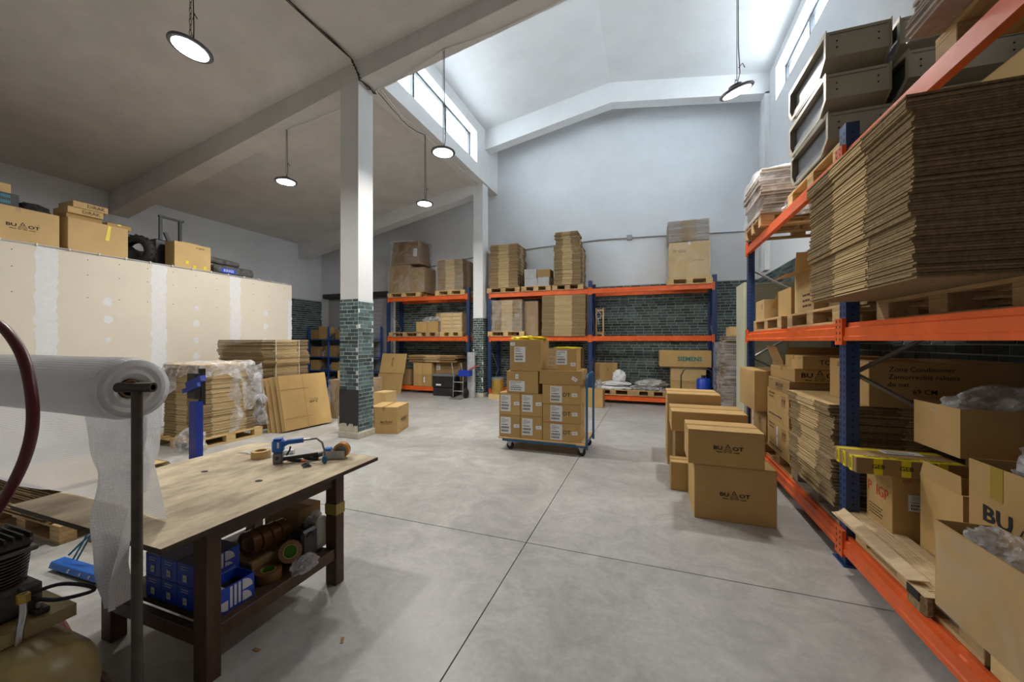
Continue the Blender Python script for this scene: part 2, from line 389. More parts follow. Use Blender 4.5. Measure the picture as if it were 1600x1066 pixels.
def open_carton(label, x0, x1, y0, y1, z0, z1, rz=0, m='kraft', flaps=(('f', 100, .2), ('l', 60, .15), ('r', 100, .15), ('b', 120, .2)), name='open_cardboard_box', group=None, logo=(), texts=(), labels=()):
    """walls of real thickness; flaps: side, opening angle from flat-closed (deg), length"""
    w_, d_, h_ = x1 - x0, y1 - y0, z1 - z0; t = .005
    root = empty(name, ((x0 + x1) / 2, (y0 + y1) / 2, z0), label, 'box', rz, group)
    b = MB(); X, Y = w_ / 2, d_ / 2
    b.box(-X, X, -Y, -Y + t, 0, h_); b.box(-X, X, Y - t, Y, 0, h_); b.box(-X, -X + t, -Y + t, Y - t, 0, h_); b.box(X - t, X, -Y + t, Y - t, 0, h_); b.box(-X + t, X - t, -Y + t, Y - t, 0, t)
    b.build('carton_body', m, root)
    for sd, ang, ln in flaps:
        f = MB(); a = R(ang)
        wd = X if sd in 'fb' else Y
        f.prism([(-wd + .003, 0), (wd - .003, 0), (wd - .02, ln), (-wd + .02, ln)], 0, .004, axis='z')
        rot = {'f': 0, 'b': math.pi, 'l': -math.pi / 2, 'r': math.pi / 2}[sd]
        mx = Matrix.Rotation(rot, 4, 'Z')
        o = f.build('flap', m, root)
        base = {'f': (0, -Y, h_), 'b': (0, Y, h_), 'l': (-X, 0, h_), 'r': (X, 0, h_)}[sd]
        o.matrix_local = Matrix.Translation(base) @ mx @ Matrix.Rotation(a, 4, 'X')
    for face, u, v, s in logo: on_face(root, logo_mesh(round(s, 3)), 'printed_logo', face, u, v, w_, d_, h_)
    for face, s_, u, v, sz, mm in texts:
        q = on_face(root, print_mesh(s_, sz, mm), 'small_print' if s_[0] == '#' else 'printed_text', face, u, v, w_, d_, h_)
        if s_[0] == '#': q['kind'] = 'stuff'
    for q in labels: on_face(root, label_mesh(q[3], q[4], 1), 'shipping_label', q[0], q[1], q[2], w_, d_, h_)
    return root
_pm = {}
def pallet(label, cx, cy, z0, rz=0, m='pallet_wood', L_=1.2, W=.8, group='wooden pallets'):
    """euro pallet, long side along local x"""
    k = (m, L_, W)
    if k not in _pm:
        t = .022
        d = {'deck_board': MB().box(-L_ / 2, L_ / 2, -.0625, .0625, -t / 2, t / 2).mesh('deck_board', m, .002), 'thin_board': MB().box(-L_ / 2, L_ / 2, -.045, .045, -t / 2, t / 2).mesh('deck_board', m, .002),
             'cross_board': MB().box(-.0725, .0725, -W / 2, W / 2, -t / 2, t / 2).mesh('cross_board', m, .002), 'block': MB().box(-.0725, .0725, -.05, .05, -.039, .039).mesh('block', m, .003),
             'skid': MB().box(-L_ / 2, L_ / 2, -.05, .05, -t / 2, t / 2).mesh('bottom_board', m, .002)}
        _pm[k] = d
    d = _pm[k]; root = empty('wooden_pallet', (cx, cy, z0), label, 'pallet', rz, group)
    for y in (-W / 2 + .05, 0, W / 2 - .05):
        ob('bottom_board', d['skid'], root, (0, y, .011))
        for x in (-L_ / 2 + .0725, 0, L_ / 2 - .0725): ob('block', d['block'], root, (x, y, .061))
    for x in (-L_ / 2 + .0725, 0, L_ / 2 - .0725): ob('cross_board', d['cross_board'], root, (x, 0, .111))
    for i, y in enumerate((-W / 2 + .0625, -W / 4 + .02, 0, W / 4 - .02, W / 2 - .0625)): ob('deck_board', d['deck_board'] if i % 2 == 0 else d['thin_board'], root, (0, y, .133))
    return root
PH = .144
def flat_stack(label, x0, x1, y0, y1, z0, z1, rz=0, t=.013, per=9, mats=('edge_dark', 'edge_light', 'kraft'), band=(.36, .30), jit=.006, name='flat_carton_stack', group=None, straps=0, lean=(0, 0), seed=0, taper=0):
    """flattened cartons: every sheet is real; sheets are bound in bundles, each bundle one part"""
    w_, d_, h_ = x1 - x0, y1 - y0, z1 - z0; rr = random.Random(seed + int(w_ * 1000))
    root = empty(name, ((x0 + x1) / 2, (y0 + y1) / 2, z0), label, 'cardboard stack', rz, group)
    n = max(1, int(h_ / t)); z = 0; i = 0
    while i < n:
        k = min(n - i, max(2, per + rr.randint(-3, 3))); b = MB(); ox, oy = rr.uniform(-1, 1) * jit * 1.5, rr.uniform(-1, 1) * jit * 1.5
        for j in range(k):
            zz = (i + j) * h_ / n; th = h_ / n * .80; dx, dy = ox + rr.uniform(-jit, jit), oy + rr.uniform(-jit, jit)
            f = zz / h_; dx += lean[0] * f; dy += lean[1] * f; sc = 1 - taper * f
            X0, X1, Y0, Y1 = -w_ / 2 * sc + dx, w_ / 2 * sc + dx, -d_ / 2 * sc + dy, d_ / 2 * sc + dy
            wa, wb = band; s = rr.uniform(-.012, .012)
            xa, xb = -w_ * wa / 2 + s + dx, w_ * wa / 2 + s + dx; ya, yb = -d_ * wb / 2 + s + dy, d_ * wb / 2 + s + dy
            e = .004
            b.box(X0, X1, Y0, Y1, zz, zz + th, 0)
            if wa: b.box(xa, xb, Y0 - e, Y1 + e, zz + th * .08, zz + th * .92, 1)
            if wb: b.box(X0 - e, X1 + e, ya, yb, zz + th * .08, zz + th * .92, 1)
        if i + k >= n: b.box(X0 + .002, X1 - .002, Y0 + .002, Y1 - .002, h_ - h_ / n * .22, h_, 2)
        b.build('carton_bundle', list(mats), root, fix=False)
        i += k
    for q in range(straps):
        m = MB(); e = .009; a = -d_ / 4 + q * d_ / 2 if straps > 1 else 0
        m.box(-w_ / 2 - e, -w_ / 2 - e + .001, a - .006, a + .006, 0, h_ + .003); m.box(w_ / 2 + e, w_ / 2 + e + .001, a - .006, a + .006, 0, h_ + .003); m.box(-w_ / 2 - e, w_ / 2 + e, a - .006, a + .006, h_ + .002, h_ + .003)
        m.build('strap', 'paper', root)
    return root
def wrap(root, w_, d_, h_, z0=0, m='film_wrap', amp=.018, seed=0, e=.022, name='stretch_film', sides='flrbt', cover=1.0):
    """stretch film round a stack, following it loosely"""
    b = MB(); X, Y = w_ / 2 + e, d_ / 2 + e
    def nz(p): return noise.noise_vector(Vector(p) * 5 + Vector((seed * 7.3, 0, 0))) * amp
    def g(A, B, C):
        A, B, C = Vector(A), Vector(B), Vector(C)
        def fn(u, v):
            p = A + (B - A) * u + (C - A) * v; q = nz(p); return p + q
        b.grid(fn, 14, 14)
    zb, zt = z0 + (1 - cover) * h_, z0 + h_ + e * .6
    if 'f' in sides: g((-X, -Y, zb), (X, -Y, zb), (-X, -Y, zt))
    if 'b' in sides: g((-X, Y, zb), (X, Y, zb), (-X, Y, zt))
    if 'l' in sides: g((-X, -Y, zb), (-X, Y, zb), (-X, -Y, zt))
    if 'r' in sides: g((X, -Y, zb), (X, Y, zb), (X, -Y, zt))
    if 't' in sides: g((-X, -Y, zt), (X, -Y, zt), (-X, Y, zt))
    return b.build(name, m, root, fix=False)
def heap(label, loc, sx, sy, sz, m='film_heap', seed=0, name='crumpled_plastic_film', cat='plastic film', amp=.32, sub=4, freq=2.6, rz=0, group=None):
    b = bmesh.new(); bmesh.ops.create_icosphere(b, subdivisions=sub, radius=1)
    for v in b.verts:
        p = v.co.copy(); q = p * freq + Vector((seed * 3.1, seed, 0))
        r = 1 + amp * (noise.noise(q) + .6 * abs(noise.noise(q * 2.3)) + .3 * noise.noise(q * 5)); v.co = p * r
        v.co.z = max(v.co.z, -.45)
    me = bpy.data.meshes.new(name); b.to_mesh(me); b.free(); me.transform(Matrix.Diagonal((sx, sy, sz, 1)) @ Matrix.Translation((0, 0, .45)))
    me.materials.append(M[m])
    o = ob(name, me, None, loc, (0, 0, rz)); return tag(o, label, cat, group)
# ------------------------------------------------------------------ lamps
def lamp(x, y, z, ztop, label, tilt=(0, 0), chain=True):
    root = empty('ceiling_lamp', (x, y, z), label, 'lamp', rot=None, group='round high bay lamps')
    T = Euler((R(tilt[0]), R(tilt[1]), 0)).to_matrix().to_4x4()
    hd = MB().lathe([(.02, .085), (.07, .08), (.085, .045), (.165, .03), (.183, .02), (.186, .004), (.178, -.004), (.15, -.004)], 28, 0, T); hd.build('lamp_head', 'lamp_body', root, smooth=True)
    for i in range(24):
        a = 2 * math.pi * i / 24; MB().box(.158, .176, -.006, .006, -.006, .0).build('vent', 'alu_fin', root).matrix_local = T @ Matrix.Rotation(a, 4, 'Z')
    MB().lathe([(.001, -.014), (.10, -.013), (.148, -.006), (.150, .0)], 28, 0, T).build('lens', 'led', root, smooth=True)
    top = T @ Vector((0, 0, .085)); hz = top.z + .05
    MB().tube([top, (top.x, top.y, hz - .02), (top.x + .012, top.y, hz), (top.x, top.y, hz + .012)], .006, 6).build('hook', 'chrome', root)
    L_ = ztop - z - hz
    if chain:
        ch = MB(); n = int(L_ / .055)
        for i in range(n):
            zc = hz + (i + .5) * L_ / n; h = L_ / n * .62
            pts = [(math.cos(a) * .010, math.sin(a) * h) for a in [k * math.pi / 4 for k in range(9)]]
            ch.tube([((q if i % 2 else 0), (0 if i % 2 else q), zc + s) for q, s in pts], .0032, 4, cap=False)
        ch.build('chain', 'steel_dark', root)
    else:
        MB().tube([(0, 0, hz), (0, 0, hz + L_)], .004, 6).build('suspension_wire', 'steel_dark', root)
    cd = MB(); cd.tube([(top.x + .02, top.y, top.z - .01), (.035, .01, hz + .1), (.018, .012, hz + .3 * L_), (.014, .01, hz + L_)], .0055, 6)
    cd.tube([(.02, .01, hz + .16), (.06, .0, hz + .2), (.085, .01, hz + .15)], .005, 5)
    cd.build('power_cord', 'cable_black', root)
    ld = bpy.data.lights.new('lamp_light', 'AREA'); ld.shape = 'DISK'; ld.size = .3; ld.energy = LAMP_W; ld.color = (1.0, .955, .89)
    lo = ob('lamp_light', ld, root); q = T @ Matrix.Translation((0, 0, -.02)); lo.matrix_local = q
    return root
lamp(-4.30, 2.50, 4.50, 6.12, 'lit round lamp on a chain, nearest, top left of the picture', (-8, 6))
lamp(-6.30, 5.22, 4.52, 5.49, 'lit round lamp hung from the sloping beam left of the brick column', chain=False)
lamp(-3.02, 5.22, 4.51, 6.13, 'lit round lamp hanging before the clerestory window right of the column', chain=False)
lamp(-4.62, 7.20, 4.58, 6.10, 'small lit round lamp on a chain behind the tall column')
lamp(.96, 5.20, 4.56, 6.10, 'lit tilted round lamp hung high before the back gable', (12, -16), chain=False)
# ------------------------------------------------------------------ structure
XL, XR, YB, YF = -11.5, 2.5, 11.0, -4.0
def struct(name, mb, m, parent=None, **k):
    o = mb.build(name, m, parent, **k)
    if parent is None: o['kind'] = 'structure'
    return o
fl = struct('floor', MB().box(XL - .3, XR + .3, YF - .3, YB + .3, -.12, -.012), 'joint_dark')
xs = [XL - .3, -5.78, -.93, XR + .3]; ys = [YF - .3, -2.1, 2.905, 7.9, YB + .3]
for i in range(3):
    for j in range(4):
        g = .004; MB().box(xs[i] + g, xs[i + 1] - g, ys[j] + g, ys[j + 1] - g, -.013, 0).build('floor_slab', 'slab_concrete', fl)
def zlow(x): return 4.97 + (x - XL) * (6.2 - 4.97) / (-4.5 - XL)
def znf(x): return 6.2 + (1 - abs(x + .95) / 3.5) * .53
def zn(x): return 7.6 + (1 - abs(x + .97) / 3.5) * .59
# walls
wl = struct('wall_left', MB().box(XL - .25, XL, YF, YB, 0, 5.1), 'plaster_wall')
wb = struct('wall_back', MB().prism([(XL, 0), (XR, 0), (XR, 7.75), (-.97, 8.3), (-4.8, 7.75), (-4.8, 6.3), (XL, 5.1)], YB, YB + .25), 'plaster_wall')
wr = MB(); T_ = .3
wr.box(XR, XR + T_, YF, YB, 0, 6.72); wr.box(XR, XR + T_, 9.6, YB, 6.72, 7.75); wr.box(XR, XR + T_, 5.05, 5.62, 6.72, 7.75); wr.box(XR, XR + T_, 5.62, 9.6, 7.42, 7.75)
wr = struct('wall_right', wr, 'plaster_wall')
wf = MB(); wf.box(XL, XR, YF - .25, YF, 0, 6.8)
struct('wall_front', wf, 'plaster_wall')
# clerestory wall on the column row with its long beam
cl = MB(); cl.box(-4.85, -4.45, 5.4, YB, 6.10, 6.46); cl.box(-4.80, -4.45, 9.5, YB, 6.46, 7.62); cl.box(-4.80, -4.45, 5.05, 5.5, 6.46, 7.62); cl.box(-4.80, -4.45, 5.5, 9.5, 7.30, 7.62)
struct('wall_clerestory', cl, 'plaster')
# ceilings
struct('ceiling_low', MB().prism([(XL - .25, zlow(XL - .25)), (-4.5, 6.2), (-4.5, 6.36), (XL - .25, zlow(XL) + .16)], YF - .25, YB + .25), 'plaster_low')
struct('ceiling_front', MB().prism([(-4.5, 6.2), (-.95, 6.73), (XR + .3, 6.17), (XR + .3, 6.35), (-.95, 6.9), (-4.5, 6.36)], YF - .25, 5.05), 'plaster_low')
struct('ceiling_nave', MB().prism([(-4.9, 7.54), (-.97, 8.19), (XR + .35, 7.56), (XR + .35, 7.75), (-.97, 8.4), (-4.9, 7.75)], 5.05, YB + .25), 'plaster')
struct('wall_gable', MB().prism([(-4.5, 6.3), (-.95, 6.8), (XR, 6.3), (XR, 7.6), (-.97, 8.25), (-4.5, 7.6)], 5.05, 5.2), 'plaster')
# beams
for n_, (y0, y1) in enumerate(((.05, .4), (5.05, 5.4), (10.0, 10.36))):
    b = MB().prism([(XL, 4.47), (-4.86, 5.80), (-4.5, 5.87), (-4.5, 6.25), (XL, 5.02)], y0, y1); struct('beam_%d' % (n_ + 1), b, 'plaster_low' if n_ < 2 else 'plaster')
    if n_ < 2:
        b = MB().prism([(-4.5, 5.87), (-.95, 6.47), (XR, 5.90), (XR, 6.4), (-.95, 6.85), (-4.5, 6.3)], y0, y1); struct('beam_%d' % (n_ + 4), b, 'plaster_low')
struct('beam_6', MB().prism([(-4.46, 7.06), (-.95, 7.68), (XR, 7.16), (XR, 7.7), (-.97, 8.24), (-4.46, 7.66)], 10.05, 10.36), 'plaster')
struct('trim_1', MB().box(XR - .09, XR, 10.05, 10.36, 3.2, 7.2), 'plaster')
# bricks ------------------------------------------------------------
def brick_wall(parent, plane, c, a0, a1, z0, z1, bw, bh, g, mortar, sgn, skip=None, solo=None, dep=.012):
    """bricks of real depth on a wall; solo(a,z) picks those that stand as objects of their own"""
    mb = MB(); sep = []; rr = random.Random(3); z = z0; row = 0
    while z + bh * .6 < z1:
        a = a0 - (row % 2) * bw * .5 - rr.uniform(0, .03)
        while a < a1:
            b_ = bw * rr.uniform(.75, 1.15); s, e = max(a, a0), min(a + b_, a1)
            if e - s > .04:
                d = dep * rr.uniform(.6, 1.2); zt = min(z + bh, z1)
                bx = (c, c + sgn * d, s, e, z, zt) if plane == 'x' else (s, e, c, c + sgn * d, z, zt)
                bx = (min(bx[0], bx[1]), max(bx[0], bx[1]), min(bx[2], bx[3]), max(bx[2], bx[3]), bx[4], bx[5])
                if solo and solo((s + e) / 2, (z + zt) / 2): sep.append(bx)
                elif not (skip and skip((s + e) / 2, (z + zt) / 2)): mb.box(*bx)
            a += b_ + g
        z += bh + g; row += 1
    if mb.v: tag(mb.build('bricks', 'brick_field', parent, fix=False), kind='stuff')
    for bx in sep: MB().box(*bx).build('brick', 'brick_piece', parent, bevel=.003)
    return len(sep)
def mortar_bed(parent, x0, x1, y0, y1, z0, z1, m='mortar'): MB().box(x0, x1, y0, y1, z0, z1).build('mortar_bed', m, parent)
mortar_bed(wb, -8.2, XR, YB - .006, YB, 0, 3.14, 'mortar_dark')
brick_wall(wb, 'y', YB - .004, -8.2, XR, .02, 3.12, .22, .062, .012, 'mortar', -1)
mortar_bed(wl, XL, XL + .006, 7.3, YB, 0, 3.08, 'mortar_dark'); brick_wall(wl, 'x', XL + .004, 7.3, YB, .02, 3.06, .22, .062, .012, 'mortar', 1)
mortar_bed(wr, XR - .006, XR, .5, YB, 0, 3.14, 'mortar_dark')
n_solo = brick_wall(wr, 'x', XR - .004, .5, YB, .02, 3.12, .24, .07, .012, 'mortar', -1, solo=lambda a, z: 2.6 < a < 5.2 and .95 < z < 1.75)
# columns
def column(label, x0, x1, y0, y1, zt, bt, solo, n):
    c = struct('column_%d' % n, MB().prism([(x0, 0), (x1, 0), (x1, 5.868 + (x1 + 4.5) * .19), (x0, 5.868 + (x0 + 4.5) * .19)], y0, y1), 'plaster')
    c['label'] = label
    MB().box(x0 - .006, x1 + .006, y0 - .006, y1 + .006, .1, bt).build('mortar_bed', 'mortar', c)
    s = (lambda a, z: True) if solo else None
    kw = dict(bw=.17, bh=.052, g=.011, mortar='mortar', solo=s, dep=.01)
    brick_wall(c, 'y', y0 - .005, x0 - .004, x1 + .004, (.80 if solo else .12), bt, sgn=-1, **kw)
    brick_wall(c, 'x', x1 + .005, y0 - .004, y1 + .004, .12, bt, sgn=1, **kw)
    brick_wall(c, 'y', y1 + .005, x0 - .004, x1 + .004, .12, bt, sgn=1, **kw) if not solo else None
    MB().box(x0 - .03, x1 + .03, y0 - .03, y1 + .03, 0, .10).build('plinth', 'cream_plinth', c, bevel=.006)
    if solo:
        MB().box(x0 - .012, x1 + .010, y0 - .014, y0 - .004, .1, .80).build('bare_panel', 'black_paint', c)
        p = MB(); n_ = 14; rr = random.Random(5)
        top = [(x0 + (x1 - x0) * i / n_, .21 + rr.uniform(-.025, .04)) for i in range(n_ + 1)]
        p.prism([(x0 - .012, .1)] + [(x0 - .012, .22)] + top + [(x1 + .01, .1)], y0 - .019, y0 - .014); p.build('bare_patch', 'cream_plinth', c)
    return c
column('tall white square column with teal brick facing on its lower half', -4.87, -4.5, 5.05, 5.4, 6.0, 2.29, True, 1)
column('white square column with brick facing between the back racks', -4.80, -4.5, 10.0, 10.38, 6.1, 2.29, False, 2)
# windows
def window(n, xf, ya, yb, za, zb, xg):
    wroot = MB(); wd = .045
    wroot.box(xf, xf + .06, ya, yb, za, za + wd); wroot.box(xf, xf + .06, ya, yb, zb - wd, zb); wroot.box(xf, xf + .06, ya, ya + wd, za, zb); wroot.box(xf, xf + .06, yb - wd, yb, za, zb)
    o = struct('window_%d' % n, wroot, 'window_frame'); k = 3
    for i in range(1, k):
        y = ya + (yb - ya) * i / k; MB().box(xf - .005, xf + .065, y - .035, y + .035, za + wd, zb - wd).build('mullion', 'window_frame', o)
    for i in range(k):
        a, b = ya + (yb - ya) * i / k, ya + (yb - ya) * (i + 1) / k
        MB().box(xf + .026, xf + .032, a + .03, b - .03, za + wd * .6, zb - wd * .6).build('pane', 'pane_glass', o)
window(1, -4.72, 5.5, 9.5, 6.46, 7.30, 0)
window(2, 2.68, 5.62, 9.6, 6.72, 7.42, 0)
# roller door with a rough header in the far left of the back wall
d = struct('door_1', MB().box(-11.1, -8.3, YB - .05, YB, 0, 3.1), 'roller_grey')
for i in range(20): MB().prism([(0, 0), (.02, .02), (.02, .12), (0, .14)], -11.08, -8.32, axis='x').build('slat', 'roller_grey', d, loc=(0, YB - .07, .02 + i * .153))
MB().box(-11.15, -8.2, YB - .3, YB - .06, 3.12, 3.28).build('roll_housing', 'cast_iron', d, bevel=.02)
# wall conduit on the back wall
cb = MB(); cb.tube([(-7.6, YB - .02, 3.95), (-4.9, YB - .02, 4.28), (-2.8, YB - .02, 4.38), (-1.4, YB - .02, 4.44), (.4, YB - .02, 4.40), (2.35, YB - .02, 4.33)], .017, 6)
cb = cb.build('wall_conduit', 'galv'); tag(cb, 'thin grey cable conduit running across the back wall above the racks', 'conduit')
j = MB().box(-.62, -.48, YB - .07, YB - .001, 4.36, 4.50).build('junction_box', 'galv', cb, bevel=.008)
# ceiling cables
def cable(label, pts, r=.007, m='cable_black', extra=()):
    b = MB(); b.tube(pts, r, 6)
    for e in extra: b.tube(e, r * .8, 5)
    return tag(b.build('electric_cable', m), label, 'cable')
def wob(pts, n, amp, seed):
    rr = random.Random(seed); o = []
    for i in range(len(pts) - 1):
        a, b = Vector(pts[i]), Vector(pts[i + 1])
        for k in range(n): o.append(a.lerp(b, k / n) + Vector((rr.uniform(-amp, amp), rr.uniform(-amp, amp), -rr.uniform(0, amp))))
    o.append(Vector(pts[-1])); return o
p0 = [(-4.52, -1, 6.17), (-4.55, 2.4, 6.17), (-4.56, 4.95, 6.17), (-4.52, 5.02, 6.05), (-4.46, 5.03, 5.86), (-4.44, 5.42, 5.85)]
cable('dark cable bundle along the ceiling crease to the head of the tall column', wob(p0, 6, .012, 1), .009, extra=[wob(p0, 6, .03, 2), wob(p0, 5, .03, 3)])
p1 = [(-4.44, 5.42, 5.85), (-4.5, 5.5, 6.09), (-4.6, 6.3, 6.02), (-4.6, 7.15, 6.07), (-4.6, 8.4, 6.03), (-4.6, 9.9, 6.07), (-4.65, 9.97, 5.8)]
cable('pale cable running under the clerestory beam behind the tall column', wob(p1, 5, .012, 4), .011, 'cable_white', )
cable('dark cable drooping under the clerestory beam beside the pale one', wob([(-4.55, 5.42, 6.05), (-4.58, 6.0, 5.98), (-4.62, 6.6, 5.96), (-4.6, 7.2, 6.06)], 5, .015, 6), .007)
cable('thin cable stapled below the sloping beam to the left lamp', wob([(-6.3, 5.22, 5.48), (-5.7, 5.3, 5.60), (-4.95, 5.35, 5.74)], 4, .006, 8), .006, 'cable_white')
cable('thin cable stapled below the cross beam right of the column', wob([(-4.4, 5.35, 5.87), (-3.9, 5.32, 5.93), (-3.02, 5.22, 6.10), (-2.2, 5.33, 6.24), (-1.2, 5.33, 6.41)], 4, .006, 9), .006, 'cable_white')
# ------------------------------------------------------------------ pallet racks
def rack(label, loc, rz, posts, depth, top, beams, rear=True, mesh_deck=False):
    """local x along the rack, y from the aisle to the back"""
    root = empty('pallet_rack', loc, label, 'rack', rz, 'orange and blue pallet racks'); pw = .10
    up = MB()
    up.prism([(-pw / 2, 0), (pw / 2, 0), (pw / 2, .08), (pw / 2 - .02, .08), (pw / 2 - .02, .03), (-pw / 2 + .02, .03), (-pw / 2 + .02, .08), (-pw / 2, .08)], 0, top, axis='z')
    z = .08
    while z < top - .05:
        for x in (-.026, .026):
            up.add([(x - .008, -.001, z), (x + .008, -.001, z), (x + .006, -.001, z + .028), (x - .006, -.001, z + .028)], [(0, 1, 2, 3)], 1)
        for s in (-1, 1): up.add([(s * (pw / 2 + .001), .035, z), (s * (pw / 2 + .001), .047, z), (s * (pw / 2 + .001), .047, z + .013), (s * (pw / 2 + .001), .035, z + .013)], [(0, 1, 2, 3)], 1)
        z += .05
    ume = up.mesh('upright', ['rack_blue', 'slot_dark'], fix=True)
    foot = MB().box(-.09, .09, -.03, .12, 0, .008); foot.box(-.06, .06, -.008, .09, .008, .06); fme = foot.mesh('foot_plate', 'rack_blue', .003)
    for x in posts:
        for k in (0, 1):
            u = ob('upright', ume, root, (x, 0 if k == 0 else depth, 0), (0, 0, 0 if k == 0 else math.pi)); ob('foot_plate', fme, u)
        zz = .13; up_ = True
        while zz + .62 < top:
            y0, y1 = (.06, depth - .06) if up_ else (depth - .06, .06)
            b = MB().tube([(0, y0, zz), (0, y1, zz + .62)], .016, 4); b.build('brace', 'galv', root, loc=(x + .012, 0, 0)); zz += .62; up_ = not up_
    prof = [(-.045, 0), (0, 0), (0, .125), (-.03, .125), (-.03, .10), (-.045, .10)]      # y, z : stepped box beam
    for a, b in zip(posts[:-1], posts[1:]):
        for z in beams:
            for k in (0, 1):
                if k and not rear: continue
                ln = b - a - pw
                m = MB().prism([(-.048, 0), (.0, 0), (.0, .128), (-.020, .128), (-.020, .10), (-.040, .092), (-.040, .035), (-.048, .028)], -ln / 2, ln / 2, axis='x')
                # prism 'x' axis : (y,z) profile
                bm_ = m.build('load_beam', 'rack_orange', root, loc=((a + b) / 2, .03 if k == 0 else depth - .03, z), rot=(0, 0, 0 if k == 0 else math.pi))
                for s in (-1, 1):
                    c = MB().box(-.028, .028, -.056, -.030, -.03, .16); q = ln / 2 + .022
                    for hz in (0, .045, .09, .13):
                        c.add([(x, -.0575, z_) for x, z_ in ((-.006, hz), (.006, hz), (.006, hz + .02), (-.006, hz + .02))], [(0, 1, 2, 3)], 1)
                    c.build('beam_connector', ['rack_orange', 'slot_dark'], bm_, loc=(s * q, 0, 0))
    return root
BL = (.082, 1.602, 2.845)            # beam undersides; tops are .128 higher
L0, L1, L2 = [z + .128 for z in BL]
rack('tall pallet rack with orange beams along the right wall', (1.31, 6.36, 0), R(-90), [0, 2.92, 5.84], 1.10, 3.16, BL)
rack('orange pallet rack of one bay, left of the back column', (-7.90, 10.18, 0), 0, [0, 2.84], .74, 3.18, BL)
rack('orange pallet rack of two bays across the back wall', (-4.38, 10.18, 0), 0, [0, 2.88, 5.80], .74, 3.18, BL)
# ------------------------------------------------------------------ right rack : top level
pallet('wooden pallet on the top right shelf farthest from the viewer', 1.83, 5.72, L2, 0)
fs = flat_stack('greyish bundle of wrapped flat sheets on the far top right shelf', 1.24, 2.3, 5.33, 6.12, L2 + PH, 3.66, t=.018, per=6, mats=('edge_grey', 'edge_grey', 'paper'), band=(0, 0), jit=.016, name='wrapped_sheet_stack')
wrap(fs, 1.06, .79, 3.66 - L2 - PH, m='film_wrap', amp=.03, seed=2)
heap('ball of loose clear film on the far wrapped sheets', (1.7, 5.7, 3.66), .35, .25, .07, seed=3)
pallet('wooden pallet under the stacked metal casings', 1.75, 4.17, L2, R(90), 'pallet_new')
heap('shred of clear film hanging off the casings pallet', (1.5, 4.92, L2 + .002), .14, .08, .12, seed=12)
def casing(label, x0, y0, z0, ln, dp, h, rot=(0, 0, 0)):
    """bent sheet-metal hood: flat top, chamfered lower edge, flanged ends, dark open underside"""
    root = empty('metal_casing', (x0, y0, z0), label, 'casing', rot=rot, group='sheet metal casings on the top shelf')
    t = .004
    prof = [(0, h), (dp, h), (dp, h * .30), (dp - .07, 0), (.12, 0), (0, h * .30)]
    b = MB(); n = len(prof)
    inn = [(x + (t if x < dp / 2 else -t), z + (t if z < h / 2 else -t)) for x, z in prof]
    for i in (0, 1, 2, 4, 5):
        k = (i + 1) % n; q = [prof[i], prof[k], inn[k], inn[i]]; b.prism(q, 0, ln)
    b.build('sheet_shell', 'casing', root)
    MB().prism([(.125, .004), (dp - .075, .004), (dp - .02, h * .3), (.02, h * .3)], .02, ln - .02).build('dark_tray', 'casing_dark', root)
    for y in (-.006, ln):
        fo = [(-.012, h + .01), (dp + .012, h + .01), (dp + .012, h * .28), (dp - .06, -.012), (.115, -.012), (-.012, h * .28)]
        fi = [(.025, h - .025), (dp - .025, h - .025), (dp - .025, h * .34), (dp - .085, .02), (.14, .02), (.025, h * .34)]
        fg = MB()
        for i in range(6): fg.prism([fo[i], fo[(i + 1) % 6], fi[(i + 1) % 6], fi[i]], y, y + .006)
        fg.build('end_flange', 'casing', root)
        yy_ = y + (.05 if y < 0 else -.05); MB().prism([(x * .999 + .0005, z) for x, z in fi], yy_, yy_ + .004).build('end_panel', 'casing_dark', root)
    for yy in (.07, ln - .07):
        for zz in (.55, .72): MB().lathe([(.006, 0), (.006, .004)], 8, 0, Matrix.Translation((-.0005, yy, h * zz)) @ Matrix.Rotation(R(-90), 4, 'Y')).build('rivet', 'slot_dark', root)
    MB().box(-.004, .004, .02, ln - .02, h * .9, h * .92).build('seam', 'casing_dark', root)
    return root
CZ = L2 + PH + .015
Q = R(90)
for i_, (nm, dz, dx, tl) in enumerate((('lowest', 0, .0, 0), ('middle', .30, -.02, 1.0), ('topmost', .615, -.03, -1.5))):
    casing('%s metal casing of the left column on the pallet' % nm, 1.73 + dx, 3.74 - .02 * i_, CZ + dz, .40, .84, .285, rot=(0, R(tl), Q))
    casing('%s metal casing of the right column behind the sloping orange beam' % nm, 2.42 + dx * .5, 3.62 + .03 * i_, CZ + dz + (.01 if i_ else 0), .64, .84, .28, rot=(0, R(-tl), Q + R((0, 2, -3)[i_])))
carton('plain brown carton lying beside the casings at the right edge', 1.95, 2.42, 2.62, 3.3, L2, L2 + .26, m='kraft_pale', tape=None)
pallet('wooden pallet on the top right shelf nearest the viewer', 1.75, 1.95, L2, R(90), 'pallet_wood')
fs = flat_stack('pale bundle of wrapped sheets on the nearest top shelf, cut by the frame', 1.24, 2.05, 1.3, 2.5, L2 + PH, 3.55, t=.016, per=8, mats=('edge_grey', 'paper', 'paper'), band=(0, .2), jit=.012, name='wrapped_sheet_stack', seed=4)
wrap(fs, .81, 1.2, 3.55 - L2 - PH, seed=5)
carton('plain brown carton behind the sheet stack at the right edge, top shelf', 2.1, 2.45, 1.5, 2.45, L2, L2 + .34, tape=None, m='kraft_dark')
